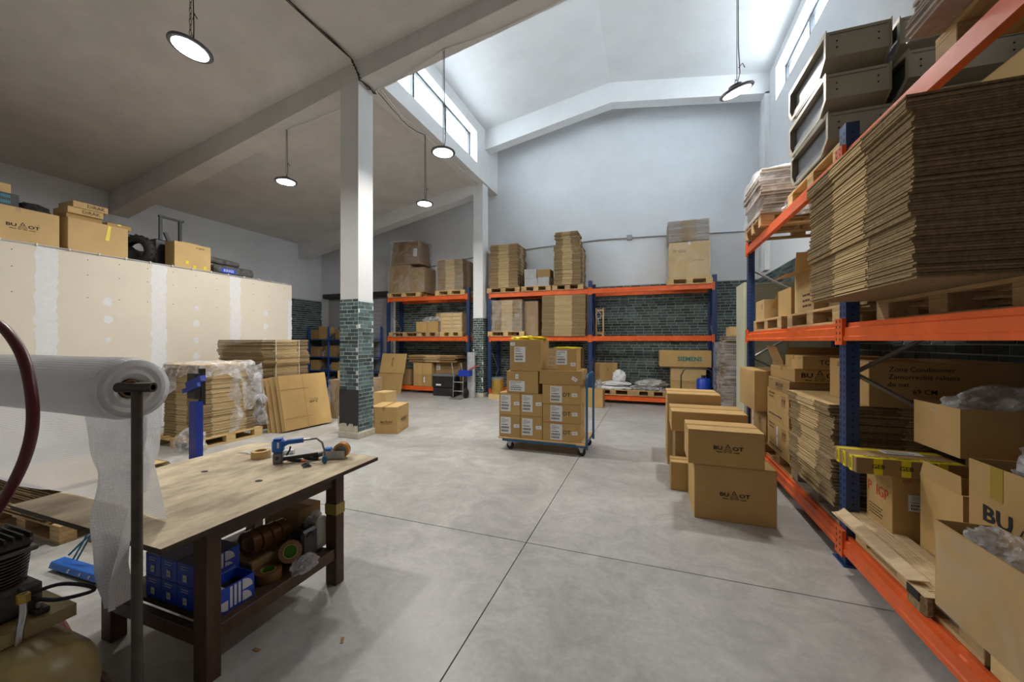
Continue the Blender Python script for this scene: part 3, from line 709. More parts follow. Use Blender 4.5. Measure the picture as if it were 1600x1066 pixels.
# middle level
pallet('wooden pallet under the huge flat carton stack', 1.86, 2.74, L1, R(90), 'pallet_wood')
flat_stack('huge stack of dark flattened cartons overhanging the right rack', 1.08, 2.12, 2.18, 3.34, L1 + PH, 2.70, t=.0125, per=10, jit=.007, band=(.0, .34), lean=(0, .02), name='flat_carton_stack', seed=11)
pallet('wooden pallet with open cartons on the middle right shelf', 1.74, 4.15, L1, R(90), 'pallet_wood')
pallet('worn wooden pallet at the far end of the middle right shelf', 1.74, 5.55, L1, R(90), 'pallet_wood')
open_carton('open carton with raised flaps beside the huge stack', 1.42, 1.95, 4.30, 4.80, L1 + PH, L1 + PH + .42, m='kraft_pale', flaps=(('b', 95, .24), ('l', 195, .22), ('r', 110, .2), ('f', 80, .2)), texts=(('l', '#.2,3', .08, .12, .035, 'ink_brown'),))
open_carton('brown open carton half hidden behind the raised flap', 1.40, 1.95, 4.84, 5.28, L1 + PH, L1 + PH + .30, m='kraft', flaps=(('b', 203, .42), ('r', 100, .2)))
carton('pale plywood coloured box with printed ring at the far shelf end', 1.36, 1.75, 5.72, 6.12, L1 + PH, L1 + PH + .26, m='kraft_pale', tape=None, texts=(('l', 'O', .12, .17, .09, 'ink_brown'),))
carton('low brown carton between the far open cartons', 1.6, 2.1, 5.32, 5.68, L1 + PH, L1 + PH + .2, m='kraft', tape='x')
flat_stack('short dark stack of flat cartons behind the huge stack', 1.5, 2.25, 3.55, 4.2, L1 + PH, 2.5, t=.0125, per=10, seed=31)
# bottom level, far bay
pallet('pale wooden pallet under the two arrow marked cartons', 1.74, 5.08, L0, R(90), 'pallet_new')
P0 = L0 + PH
sm = 'ink_brown'
mk = lambda z: (('l', '^', .22, z, .11, sm), ('l', '#.6,1', .0, z - .19, .03, sm), ('l', '#.2,2', -.2, z + .03, .028, sm))
carton('lower carton with arrow marks and white strip on the pale pallet', 1.33, 1.88, 4.66, 5.43, P0, P0 + .345, m='kraft', tape=None, texts=mk(.24), labels=(('l', 0, .18, .05, .22, 9),))
carton('upper carton with arrow marks on the pale pallet', 1.33, 1.88, 4.67, 5.44, P0 + .345, P0 + .70, m='kraft', tape=None, texts=mk(.25))
carton('flat carton with logo on its end, lowest of three on the arrow cartons', 1.32, 2.1, 4.62, 5.35, P0 + .70, P0 + .83, m='kraft_dark', tape=None, logo=(('l', .05, .065, .24),), name='flat_cardboard_box')
carton('flat carton with large logo, middle of three on the arrow cartons', 1.36, 2.1, 4.60, 5.42, P0 + .83, P0 + .965, m='kraft', tape='x', logo=(('f', -.16, .07, .30),), name='flat_cardboard_box')
carton('flat carton with upside down logo, topmost of the three', 1.42, 2.1, 4.58, 5.1, P0 + .965, P0 + 1.095, m='kraft', tape='x', texts=(('f', 'TO A', -.12, .065, .07, 'ink'),), name='flat_cardboard_box')
open_carton('gaping brown carton at the back of the bottom shelf under the beam', 1.5, 2.2, 5.46, 5.9, P0 + .70, P0 + 1.0, m='kraft_dark', flaps=(('f', 120, .2), ('l', 110, .2)))
pallet('wooden pallet under the creased carton by the far post', 1.78, 5.89, L0, 0, 'pallet_wood')
carton('carton under the creased carton by the far rack post', 1.33, 2.0, 5.50, 6.26, P0, P0 + .38, m='kraft', tape=None, texts=(('l', '^', .1, .24, .1, sm),), labels=(('l', -.25, .18, .05, .3, 9),))
carton('creased brown carton bulging into the aisle at the far rack post', 1.20, 1.95, 5.47, 6.29, P0 + .38, P0 + .88, m='kraft', tape='y')
pallet('grey weathered pallet under the slumped flat cartons', 1.74, 4.02, L0, R(90), 'pallet_grey', L_=1.16)
flat_stack('slumped pale stack of flat cartons on the grey pallet', 1.30, 2.25, 3.54, 4.50, P0, 1.11, t=.0125, per=8, jit=.012, band=(.1, .42), mats=('edge_dark', 'edge_light', 'kraft_pale'), lean=(-.01, .06), seed=5)
carton('long printed carton lying on the slumped flat cartons', 1.52, 2.36, 3.58, 4.24, 1.112, 1.45, m='kraft', tape=None, name='printed_carton',
       texts=(('f', 'Zona Conditioner', -.12, .28, .05, 'ink'), ('f', 'Zamorreckis rakuna', -.11, .225, .048, 'ink'), ('f', 'do nat', -.25, .17, .048, 'ink'), ('f', '69 CM', -.1, .12, .05, 'ink'), ('f', '083006', -.1, .04, .06, 'ink'), ('l', 'Zebra Cardboard', 0, .29, .05, 'ink')))
# bottom level, near bay
pallet('pallet with chipboard blocks at the near end of the bottom right shelf', 1.74, 2.78, L0, R(90), 'pallet_wood', L_=1.1)
o = MB(); o.box(1.275, 1.335, 2.50, 2.64, L0 + .002, L0 + .125); o = o.build('chipboard_block', 'chipboard', None, bevel=.02); tag(o, 'rough round-edged chipboard block under the wood strips on the orange beam', 'block')
MB().box(1.270, 1.276, 2.52, 2.62, L0 + .07, L0 + .12).build('charred_end', 'black_rubber', o, bevel=.01)
sheet = MB().box(1.34, 2.2, 2.45, 3.33, P0, P0 + .006); tag(sheet.build('cardboard_sheet', 'kraft', None, bevel=.001), 'brown cardboard sheet lying on the near bottom pallet', 'cardboard sheet')
root = empty('wood_strip_bundle', (1.36, 2.95, P0 + .006), 'bundle of thin pale wood strips lying along the lower orange beam', 'wood strips', R(90))
rr = random.Random(9)
for i in range(11):
    z = .004 + i * .0035; MB().box(-.50 + rr.uniform(-.04, .04), .46 + rr.uniform(-.03, .03), -.028, .028, 0, .0035).build('strip', 'strip_wood', root, loc=(0, .10 - i * .020 + rr.uniform(-.006, .006), z * .9), rot=(R(-6 + i * .8), 0, R(rr.uniform(-1.2, 1.2))))
MB().prism([(-.46, .0), (.44, .0), (.38, .075), (-.42, .075)], 0, .006, axis='z').build('top_board', 'strip_wood', root, loc=(0, .06, .042), rot=(R(-20), 0, 0))
carton('brown carton with red printed letters beside the near rack post', 1.415, 1.70, 3.06, 3.36, P0 + .007, P0 + .414, m='kraft', tape=None, name='printed_carton',
       texts=(('l', 'P  IGP', -.01, .25, .095, 'ink_red'), ('l', '#.18,4', -.02, .11, .013, 'ink_brown'), ('f', 'IGP', -.07, .37, .03, 'ink_red')), labels=(('f', .02, .24, .17, .10, 2),))
root = carton('low carton strapped with yellow lettered tape on the red lettered carton', 1.21, 1.74, 3.0, 3.30, P0 + .418, P0 + .515, m='kraft_dark', tape=None, name='taped_carton', labels=(('t', .05, .05, .2, .09, 1),))
for u in (-.155, -.02, .15):
    MB().box(u - .022, u + .022, -.1525, -.150, .0, .1).build('yellow_tape', 'tape_yellow', root)
    on_face(root, text_mesh('GEB', .036, 'ink'), 'tape_text', 'f', u, .05, .53, .305, .1, roll=0)
for v in (-.09, .0, .09):
    MB().box(-.2675, -.265, v - .02, v + .02, 0, .1).build('yellow_tape', 'tape_yellow', root)
    on_face(root, text_mesh('EBPO', .028, 'ink'), 'tape_text', 'l', -v, .05, .536, .3, .1, roll=R(90))
for v in (-.11, .09): MB().box(-.26, .26, v - .028, v + .028, .0972, .0985).build('yellow_tape', 'tape_yellow', root)
on_face(root, text_mesh('GEBPO  GEBPO  GEBPO', .04, 'ink'), 'tape_text', 't', 0, -.11, .53, .3, .1)
open_carton('opened brown carton with hanging flap between the lettered and plastic filled cartons', 1.50, 1.85, 2.63, 2.96, P0 + .007, P0 + .455, m='kraft', flaps=(('r', 100, .15), ('f', 160, .10), ('l', 85, .09)))
carton('plain carton under the plastic filled carton', 1.88, 2.40, 2.80, 3.28, P0 + .007, P0 + .585, m='kraft_dark', tape=None)
open_carton('brown carton stuffed with grey film at the back of the near bay', 1.62, 2.35, 2.86, 3.26, P0 + .59, P0 + .865, m='kraft', flaps=(('r', 85, .12),))
heap('crumpled grey film bulging from the rear carton', (1.98, 3.06, P0 + .76), .30, .17, .14, seed=1)
big_c = open_carton('large logo carton overflowing with clear film, right edge', 1.50, 2.15, 1.72, 2.59, P0 + .008, P0 + .66, m='kraft', flaps=(), logo=(('l', -.09, .415, .50),))
for v_ in (.27, .02): MB().box(-.3268, -.325, v_ - .035, v_ + .035, .50, .652).build('packing_tape', 'tape_olive', big_c)
heap('big heap of shiny clear film on the large logo carton', (1.82, 2.16, P0 + .58), .28, .38, .20, seed=6)
pallet('wooden pallet under the film wrapped carton at the right edge', 1.74, 1.75, L0, R(90), 'pallet_new', L_=.9)
r_ = open_carton('film wrapped open carton at the lower right edge', 1.27, 1.49, 1.35, 2.40, P0, P0 + .40, m='kraft', flaps=())
b = MB()
def fn(u, v):
    p = Vector((-.11 - .008, -.50 + 1.0 * u, .0 + .4 * v)); return p + noise.noise_vector(p * 6) * .006
b.grid(fn, 20, 12); b.build('stretch_film', 'film_thin', r_, fix=False)
heap('scrap of white crinkled film in the film wrapped carton', (1.385, 2.22, P0 + .31), .08, .13, .09, 'film_heap', seed=8)
# cartons on the floor in front of the right rack
carton('big logo carton on the floor in the aisle, lower of two', .37, 1.01, 3.84, 4.44, 0, .49, m='kraft', tape='x', logo=(('f', .0, .24, .22),))
carton('logo carton resting on the big aisle carton', .32, .92, 3.83, 4.28, .491, .80, m='kraft', tape='x', logo=(('f', .02, .16, .22),), rz=R(-.5))
carton('small plain carton behind the big aisle carton', .20, .66, 4.47, 4.72, 0, .30, m='kraft', tape='x')
carton('plain carton hidden low in the rear aisle stack', .26, .88, 4.76, 5.28, 0, .575, m='kraft_dark', tape='x')
carton('wide plain carton on top of the rear aisle stack', .22, .98, 4.74, 5.32, .577, .80, m='kraft', tape='x')
carton('tall plain carton standing at the back of the aisle stack', .20, .82, 5.38, 5.98, 0, .92, m='kraft', tape='x')
# olive metal cabinet and wrapped stack in the corner
root = empty('metal_cabinet', (1.92, 7.0, 0), 'olive metal cabinet behind the far end of the right rack', 'cabinet')
MB().box(-.53, .55, -.24, .3, .05, 2.48).build('cabinet_body', 'olive_metal', root, bevel=.006)
MB().box(-.58, -.53, -.26, .3, 0, 2.5).build('door_edge', 'olive_pale', root, bevel=.006)
MB().box(-.5, .0, -.252, -.24, .1, 2.4).build('door', 'olive_metal', root, bevel=.004); MB().box(.01, .52, -.252, -.24, .1, 2.4).build('door', 'olive_metal', root, bevel=.004)
MB().box(-.03, -.015, -.275, -.252, 1.1, 1.3).build('handle', 'galv', root)
fs = flat_stack('film wrapped stack of cardboard behind the olive cabinet edge', 1.3, 2.1, 8.3, 9.1, 0, 1.70, t=.02, per=7, jit=.02, mats=('edge_grey', 'edge_dark', 'kraft'), name='wrapped_cardboard_stack', taper=.12)
wrap(fs, .84, .84, 1.55, seed=9, amp=.035, e=.03)
carton('small carton on top of the wrapped corner stack', 1.45, 1.9, 8.45, 8.9, 1.701, 1.88, m='kraft_pale', tape='x')
# ------------------------------------------------------------------ trolley with cartons
root = empty('platform_trolley', (-1.47, 5.64, 0), 'blue platform trolley loaded with labelled cartons', 'trolley')
MB().box(-.66, .62, -.36, .36, .165, .185).build('deck_board', 'pallet_wood', root, bevel=.003)
f = MB(); f.box(-.60, .62, -.34, -.30, .125, .165); f.box(-.60, .62, .30, .34, .125, .165); f.box(-.60, -.56, -.30, .30, .125, .165); f.box(.58, .62, -.30, .30, .125, .165); f.build('frame', 'blue_trolley', root)
h = MB(); h.tube([(.64, -.32, .10), (.64, -.32, 1.05), (.64, -.29, 1.11), (.64, -.24, 1.13), (.64, .24, 1.13), (.64, .29, 1.11), (.64, .32, 1.05), (.64, .32, .10)], .017, 8); h.build('push_handle', 'blue_trolley', root, smooth=True)
MB().box(.50, .63, -.375, -.355, .16, .175, 0, Matrix.Rotation(0, 4, 'Z')).build('corner_strip', 'pallet_new', root)
for x, y in ((-.5, -.28), (.56, -.28), (-.5, .28), (.56, .28)):
    c = MB().box(x - .045, x + .045, y - .04, y + .04, .115, .125); c.prism([(x - .04, .12), (x + .04, .12), (x + .02, .05), (x - .01, .05)], y - .032, y - .026); c.prism([(x - .04, .12), (x + .04, .12), (x + .02, .05), (x - .01, .05)], y + .026, y + .032)
    c = c.build('caster', 'galv', root)
    MB().lathe([(.012, -.022), (.048, -.022), (.055, -.012), (.055, .012), (.048, .022), (.012, .022)], 18, 0, Matrix.Translation((x + .005, y, .055)) @ Matrix.Rotation(R(90), 4, 'X')).build('wheel', 'black_rubber', c, smooth=True)
TY = 5.30; G = 'labelled cartons on the trolley'
def tb(label, x0, x1, z0, z1, d=.40, labels=(), dy=0, **k): return carton(label, x0, x1, TY + dy, TY + dy + d, z0, z1, m='kraft', labels=labels, group=G, **k)
B_ = .187
LB = lambda u, h: (('f', u - .06, h * .52, .16, .24, 1), ('f', u + .11, h * .52, .085, .05, 9, R(4)))
tb('bottom left labelled carton on the trolley', -2.12, -1.79, B_, B_ + .325, labels=LB(0, .33), tape='x')
tb('bottom middle labelled carton on the trolley', -1.785, -1.455, B_, B_ + .325, labels=LB(0, .33), tape='x')
tb('left labelled carton in the second layer of the trolley', -2.12, -1.79, B_ + .327, B_ + .652, labels=LB(0, .33), tape='x')
tb('middle labelled carton in the second layer of the trolley', -1.785, -1.455, B_ + .327, B_ + .652, labels=LB(0, .35), tape='x')
tb('carton with wide label in the third layer, left side of the trolley', -2.0, -1.52, B_ + .655, B_ + .975, labels=(('f', -.08, .10, .24, .15, 2), ('f', -.08, .24, .05, .07, 9)), d=.44, tape='x')
r_ = tb('topmost carton with yellow film on the left of the trolley', -1.95, -1.48, B_ + .978, B_ + 1.43, labels=(('f', -.08, .24, .17, .22, 3), ('f', -.19, .39, .07, .05, 9)), d=.46, tape=None)
LB2 = lambda h: (('f', -.07, h * .5, .17, h * .85, 1), ('f', .19, h * .5, .08, .05, 9, R(3)))
tb('bottom right flat carton with logo on the trolley', -1.45, -.915, B_, B_ + .262, labels=LB2(.26), texts=(('f', 'OT', .075, .13, .08, 'ink'),), tape='x')
tb('second flat carton with logo on the right of the trolley', -1.45, -.915, B_ + .264, B_ + .525, labels=LB2(.26), texts=(('f', 'OT', .075, .13, .08, 'ink'),), tape='x')
tb('third flat carton on the right of the trolley', -1.455, -.915, B_ + .527, B_ + .80, labels=LB2(.27), texts=(('f', 'OT', .075, .13, .08, 'ink'),), tape='x')
tb('wide shallow carton, fourth on the right of the trolley', -1.50, -.89, B_ + .802, B_ + .998, d=.45, labels=(('f', .2, .08, .08, .05, 9, R(-30)),), tape='x')
r2 = tb('small labelled carton with yellow edge topping the right of the trolley', -1.27, -.97, B_ + 1.0, B_ + 1.31, d=.32, dy=.03, labels=(('f', -.06, .18, .15, .20, 2), ('f', .10, .085, .07, .05, 9)), tape=None)
o = heap('strip of yellow film on the topmost trolley carton', (-1.71, 5.50, B_ + 1.43), .24, .12, .035, 'tape_yellow', seed=2, name='yellow_film', cat='plastic film', amp=.5)
o = heap('thin strip of yellow film on the small trolley carton', (-1.12, 5.45, B_ + 1.31), .17, .07, .012, 'tape_yellow', seed=3, name='yellow_film', cat='plastic film', amp=.5)
# ------------------------------------------------------------------ boxes by the brick column
carton('logo carton standing on the floor right of the brick column', -4.66, -4.16, 5.46, 6.02, 0, .46, rz=R(16), m='kraft', tape='y', logo=(('r', .02, .22, .26), ('f', .05, .2, .2)))
carton('small pale carton behind the logo carton by the column', -5.36, -5.06, 6.45, 6.8, 0, .55, m='kraft_pale', tape=None)
# ------------------------------------------------------------------ back racks
YR = 10.16; ZT, ZM, Z0 = L2, L1, L0; YP = 10.56
# left rack top
pallet('new pallet under the wrapped cartons on the left back rack', -7.30, YP, ZT, 0, 'pallet_new')
c_ = carton('film wrapped large carton on the top left of the back rack', -7.84, -7.08, YR, YR + .76, ZT + PH, ZT + PH + .86, m='kraft_dark', tape=None); wrap(c_, .76, .76, .86, seed=21, amp=.012)
c_ = carton('film wrapped dark carton beside the large one, back rack top', -7.06, -6.60, YR + .1, YR + .76, ZT + PH, ZT + PH + .78, m='kraft_dark', tape=None); wrap(c_, .46, .66, .78, seed=22, amp=.02)
fs = flat_stack('film wrapped bundle of flat cartons on the wrapped cartons', -7.78, -6.75, YR + .02, YR + .74, ZT + PH + .885, ZT + PH + 1.62, t=.02, per=6, mats=('kraft_dark', 'kraft_dark', 'kraft_dark'), band=(.3, .3), taper=.14, name='wrapped_cardboard_stack'); wrap(fs, 1.0, .72, .74, seed=23, amp=.03)
fs_l = MB().box(.30, .44, -.372, -.368, .25, .5, 0, Matrix.Rotation(R(4), 4, 'Y')).build('shipping_label', 'paper', fs)
pallet('pallet under the film wrapped flat cartons on the left back rack', -5.66, YP, ZT, 0, 'pallet_new', L_=1.0)
fs = flat_stack('film wrapped stack of flat cartons, right end of the left back rack top', -6.08, -5.22, YR, YR + .76, ZT + PH, ZT + PH + .92, t=.017, per=8, band=(.35, .3), seed=3); wrap(fs, .86, .76, .92, seed=24, m='film_thin')
# left rack middle
pallet('empty pallet on the middle shelf of the left back rack', -7.25, YP, ZM, 0, 'pallet_wood')
pallet('pallet under two cartons on the middle shelf of the left back rack', -6.42, YP, ZM, 0, 'pallet_wood', L_=.8)
for i, n in enumerate(('left', 'right')): carton('%s of two small cartons on the middle shelf, left back rack' % n, -6.84 + i * .39, -6.46 + i * .39, YR + .02, YR + .6, ZM + PH, ZM + PH + .32, m='kraft', tape='x')
heap('crumpled clear film on the two small cartons, left back rack', (-6.4, YR + .3, ZM + PH + .32), .32, .22, .12, seed=15)
carton('pale carton standing behind the film on the middle shelf', -6.5, -6.05, YR + .62, YR + .76, ZM + PH, ZM + PH + .62, m='kraft_pale', tape=None)
pallet('new pallet under the pale wood crate on the left back rack', -5.62, YP, ZM, 0, 'pallet_new', L_=.76)
root = empty('wooden_crate', (-5.62, YR + .36, ZM + PH), 'pale slatted wooden crate wrapped in film on the left back rack', 'crate')
for i in range(5): MB().box(-.36, .36, -.33, -.312, .005 + i * .115, .105 + i * .115).build('slat', 'pallet_new', root)
MB().box(-.35, .35, -.31, .33, 0, .56).build('crate_body', 'kraft_pale', root)
for x in (-.35, .0, .31): MB().box(x, x + .05, -.345, -.33, 0, .57).build('batten', 'pallet_new', root)
wrap(root, .74, .7, .57, seed=27, m='film_thin')
# left rack bottom
carton('lower left of four stacked cartons, bottom of the left back rack', -6.94, -6.62, YR + .02, YR + .55, Z0, Z0 + .36, m='kraft', tape='x')
carton('lower right of four stacked cartons, bottom of the left back rack', -6.61, -6.29, YR + .02, YR + .55, Z0, Z0 + .36, m='kraft', tape='x', labels=(('f', -.1, .2, .05, .16, 9),))
carton('upper left of four stacked cartons, bottom of the left back rack', -6.94, -6.62, YR + .02, YR + .55, Z0 + .361, Z0 + .72, m='kraft', tape='x')
carton('upper right of four stacked cartons, bottom of the left back rack', -6.61, -6.29, YR + .02, YR + .55, Z0 + .361, Z0 + .72, m='kraft', tape='x')
carton('dark carton with a white sheet behind the four stacked cartons', -6.26, -5.4, YR + .2, YR + .76, Z0, Z0 + .74, m='kraft_dark', tape='x', labels=(('f', -.33, .58, .13, .16, 3), ('f', -.33, .2, .1, .14, 4)))
flat_stack('thin pale stack of flat cartons on the stacked cartons, left back rack', -7.12, -5.45, YR, YR + .62, Z0 + .745, Z0 + .95, t=.028, per=3, mats=('kraft_dark', 'edge_light', 'kraft_pale'), band=(.3, 0), jit=.03, seed=8)
b = empty('flattened_carton', (-7.58, 9.80, 0), 'flattened logo carton leaning on the left post of the left back rack', 'flattened carton', rot=(R(-14), 0, 0))
MB().box(-.46, .46, 0, .014, .62, 1.24).build('upper_panel', 'kraft', b, bevel=.003); MB().box(-.48, .44, 0, .014, 0, .61).build('lower_panel', 'kraft', b, bevel=.003)
on_face(b, logo_mesh(.26), 'printed_logo', 'f', -.02, .98, .9, 0, 1, roll=R(-90))
carton('dark narrow carton at the left end under the left back rack', -7.72, -7.1, YR + .1, YR + .7, Z0, Z0 + .5, m='kraft_dark', tape=None)
root = empty('black_case', (-5.62, 9.98, 0), 'black plastic case with grey lid on the floor before the left back rack', 'case')
MB().box(-.42, .34, -.18, .14, .24, .56).build('case_body', 'black_plastic', root, bevel=.02); MB().box(-.43, .35, -.19, .15, .56, .64).build('lid', 'grey_plastic', root, bevel=.02); MB().box(-.40, .32, -.16, .12, 0, .24).build('case_base', 'black_rubber', root, bevel=.01); MB().box(-.28, -.12, -.192, -.18, .30, .35).build('shipping_label', 'paper', root)
root = empty('hand_truck', (-5.06, 9.55, 0), 'small hand truck carrying a blue tray by the back racks', 'hand truck')
fr = MB()
for x in (-.14, .16): fr.tube([(x, -.02, .04), (x - .02, .05, .62), (x - .10, .08, .98)], .013, 6)
for z in (.2, .45): fr.tube([(-.14, .02, z), (.16, .02, z)], .011, 6)
fr.build('frame', 'galv', root); MB().box(-.16, .18, -.22, -.01, .01, .025).build('toe_plate', 'galv', root)
for x in (-.2, .20): MB().lathe([(.03, -.03), (.12, -.035), (.14, -.02), (.14, .02), (.12, .035), (.03, .03)], 20, 0, Matrix.Translation((x, .1, .14)) @ Matrix.Rotation(R(90), 4, 'Y')).build('wheel', 'black_rubber', root, smooth=True)
o = MB(); o.box(-5.06, -4.72, 9.58, 9.82, .62, .635); o.box(-5.06, -4.72, 9.58, 9.59, .635, .78); o.box(-5.06, -4.72, 9.81, 9.82, .635, .78); o.box(-5.06, -5.05, 9.59, 9.81, .635, .78); o.box(-4.73, -4.72, 9.59, 9.81, .635, .78)
o = o.build('blue_tray', 'blue_steel', None); tag(o, 'bright blue open tray on the hand truck', 'tray')
o = MB().tube([(-4.95, 9.66, .64), (-4.80, 9.74, .80), (-4.55, 9.80, .92)], .014, 6).build('red_tool', 'ink_red'); tag(o, 'red handled tool sticking out of the blue tray', 'tool')
o = MB().lathe([(.06, -.07), (.17, -.09), (.21, -.06), (.21, .06), (.17, .09), (.06, .07)], 22, 0, Matrix.Translation((-4.98, 9.98, .21)) @ Matrix.Rotation(R(90), 4, 'X')).build('rubber_tyre', 'black_rubber', None, smooth=True); tag(o, 'black rubber tyre leaning behind the hand truck', 'tyre')
o = MB().box(-5.02, -4.80, 9.90, 9.985, 0, 1.28).build('foam_board', 'foam_grey', None, loc=(.14, -.12, 0), bevel=.004); tag(o, 'tall grey foam board standing against the back column', 'board')
# right rack, left bay
pallet('pallet under the tallest left stack on the two bay back rack', -3.95, YP, ZT, 0, 'pallet_wood', L_=1.0)
flat_stack('broad stack of flat cartons at the top left of the two bay rack', -4.36, -3.50, YR - .02, YR + .78, ZT + PH, ZT + PH + 1.22, t=.019, per=7, jit=.012, seed=41, taper=.04)
pallet('pallet under white parcels on top of the two bay rack', -2.98, YP, ZT, R(0), 'pallet_wood', L_=.84)
carton('white wrapped parcel, lower left of the three on the top shelf', -3.32, -2.95, YR + .05, YR + .5, ZT + PH, ZT + PH + .22, m='foam_grey', tape=None, name='wrapped_parcel', cat='parcel')
carton('white wrapped parcel, lower right of the three on the top shelf', -2.93, -2.58, YR + .05, YR + .5, ZT + PH, ZT + PH + .24, m='foam_grey', tape=None, name='wrapped_parcel', cat='parcel', rz=R(-8))
carton('white wrapped parcel, upper left of the three on the top shelf', -3.34, -3.0, YR + .05, YR + .45, ZT + PH + .225, ZT + PH + .48, m='foam_grey', tape=None, name='wrapped_parcel', cat='parcel', rz=R(6))
open_carton('open dark box behind the white parcels on the top shelf', -2.98, -2.6, YR + .1, YR + .5, ZT + PH + .245, ZT + PH + .46, m='kraft_dark', flaps=(), name='open_box')
pallet('pallet under the tall narrow stack on the two bay rack', -2.10, YP, ZT, 0, 'pallet_wood', L_=.84)
flat_stack('tall narrow stack of flat cartons beside the centre post of the two bay rack', -2.46, -1.74, YR - .02, YR + .78, ZT + PH, ZT + PH + 1.04, t=.019, per=8, jit=.010, seed=42)
flat_stack('smaller bundle of flat cartons topping the tall narrow stack', -2.44, -1.84, YR, YR + .7, ZT + PH + 1.042, ZT + PH + 1.42, t=.019, per=8, jit=.014, seed=43)
pallet('new pallet under the film wrapped stack, middle shelf of the two bay rack', -3.87, YP, ZM, 0, 'pallet_new', L_=1.1)
fs = flat_stack('film wrapped stack of flat cartons on the middle shelf, two bay rack', -4.28, -3.38, YR, YR + .78, ZM + PH, ZM + PH + .88, t=.019, per=8, seed=44); wrap(fs, .9, .78, .88, seed=31, amp=.02)
c_ = carton('dark film wrapped carton beside the wrapped stack, middle shelf', -3.36, -2.96, YR + .15, YR + .78, ZM, ZM + .98, m='kraft_dark', tape=None); wrap(c_, .4, .63, .98, seed=33, m='film_thin')
flat_stack('wide striped stack of flat cartons filling the middle shelf by the post', -2.80, -1.62, YR - .02, YR + .78, ZM + .001, ZM + 1.10, t=.017, per=9, seed=45, band=(.4, .3), jit=.005)
flat_stack('stack of flat cartons behind the trolley, bottom of the two bay rack', -2.75, -1.75, YR + .05, YR + .78, Z0, 1.4, t=.02, per=8, seed=46)
open_carton('open carton with flap up behind the trolley, bottom shelf', -3.6, -2.95, YR + .1, YR + .7, Z0, Z0 + .7, m='kraft', flaps=(('f', 95, .25), ('l', 70, .3)))
root = empty('metal_drum', (-4.05, 10.02, 0), 'yellow tin drum with grey lid standing by the back column', 'drum')
MB().lathe([(.17, .12), (.175, .13), (.175, .5), (.178, .52)], 20).build('drum_body', 'gold_tin', root, smooth=True); MB().lathe([(.182, .52), (.182, .57), (.15, .585), (.001, .585)], 20).build('lid', 'galv', root, smooth=True)
MB().box(-.2, .2, -.2, .2, 0, .12).build('wooden_base', 'pallet_new', root)
carton('plain carton on the floor between trolley and two bay rack', -1.55, -1.08, 9.35, 9.8, 0, .42, m='kraft', tape='x', texts=(('f', 'I', -.15, .3, .04, 'ink_red'),))
# right rack, right bay
pallet('new pallet under the film wrapped cartons at the top right of the back racks', .88, YP, ZT, 0, 'pallet_new', L_=1.0)
c_ = carton('film wrapped pale carton on the top right of the back racks', .42, 1.32, YR, YR + .78, ZT + PH, ZT + PH + .88, m='kraft_pale', tape='y', tm='paper', texts=(('f', '75 GKL', -.22, .66, .1, sm), ('f', 'DNT.POH', .2, .42, .05, sm))); wrap(c_, .9, .78, .88, seed=35, m='film_thin')
fs = flat_stack('film wrapped dark flat cartons on the pale carton, top right', .40, 1.30, YR, YR + .78, ZT + PH + .90, ZT + PH + 1.40, t=.02, per=6, mats=('edge_grey', 'kraft_dark', 'kraft_dark'), seed=47, name='wrapped_cardboard_stack'); wrap(fs, .9, .78, .5, seed=36)
root = empty('cord_rack', (-1.28, 10.36, ZM), 'small wooden frame with looped white cord by the centre rack post', 'cord holder')
for x in (-.10, .08): MB().box(x, x + .035, -.02, .02, 0, .74).build('upright_bar', 'pallet_wood', root)
for z in (.05, .66): MB().box(-.10, .115, -.025, .03, z, z + .05).build('cross_bar', 'pallet_wood', root)
cd = MB(); cd.tube([(-.02 + .07 * math.sin(t * .8), -.05, .66 - .06 * abs(t - 4) ** .9 if t < 8 else .3) for t in [i * .5 for i in range(17)]], .008, 5); cd.build('cord', 'cable_white', root)
pallet('pallet under white bags at the bottom of the two bay rack', -.92, YP, Z0, 0, 'pallet_wood', L_=1.0)
for i, (x, y, sx) in enumerate(((-.92, 10.4, .40), (-.86, 10.42, .36))): heap('%s flat white bag on the bottom shelf of the two bay rack' % ('lower', 'upper')[i], (x, y, Z0 + PH + i * .10), sx, .24, .07, 'white_plastic', seed=51 + i, name='plastic_bag', cat='bag', amp=.25, sub=3)
o = heap('upright white carrier bag with brown print on the flat bags', (-.78, 10.40, Z0 + PH + .20), .16, .13, .20, 'white_plastic', seed=55, name='carrier_bag', cat='bag', amp=.2, sub=3)
heap('crumpled silver film beside the white bags', (-1.30, 10.36, Z0 + PH), .10, .18, .15, 'film_heap', seed=57)
carton('printed carton behind the white bags', -1.44, -.85, 10.66, 10.9, Z0, Z0 + .80, m='kraft', tape=None, texts=(('f', 'I', .05, .62, .12, 'ink'),))
pallet('pallet under the folded grey tarpaulin', .0, YP, Z0, 0, 'pallet_wood', L_=.84)
heap('folded grey tarpaulin on its pallet, bottom shelf', (.02, 10.42, Z0 + PH + .12), .36, .24, .10, 'tarp', seed=60, name='folded_tarpaulin', cat='tarpaulin', amp=.3)
heap('silvery crumpled film under the grey tarpaulin', (-.08, 10.38, Z0 + PH), .40, .26, .10, 'film_heap', seed=61)
carton('lower carton under the brand lettered carton, bottom shelf', .46, 1.24, YR + .02, YR + .6, Z0, Z0 + .42, m='kraft', tape=None)
carton('upper carton under the brand lettered carton, bottom shelf', .46, 1.24, YR + .03, YR + .6, Z0 + .421, Z0 + .76, m='kraft_pale', tape=None)
carton('long carton lettered in teal resting on two cartons, back rack', .20, 1.34, YR - .04, YR + .62, Z0 + .762, Z0 + 1.16, m='kraft', tape=None, name='lettered_carton', texts=(('f', 'SIEMENS', .10, .19, .145, 'ink_teal'),), rz=R(1.5))
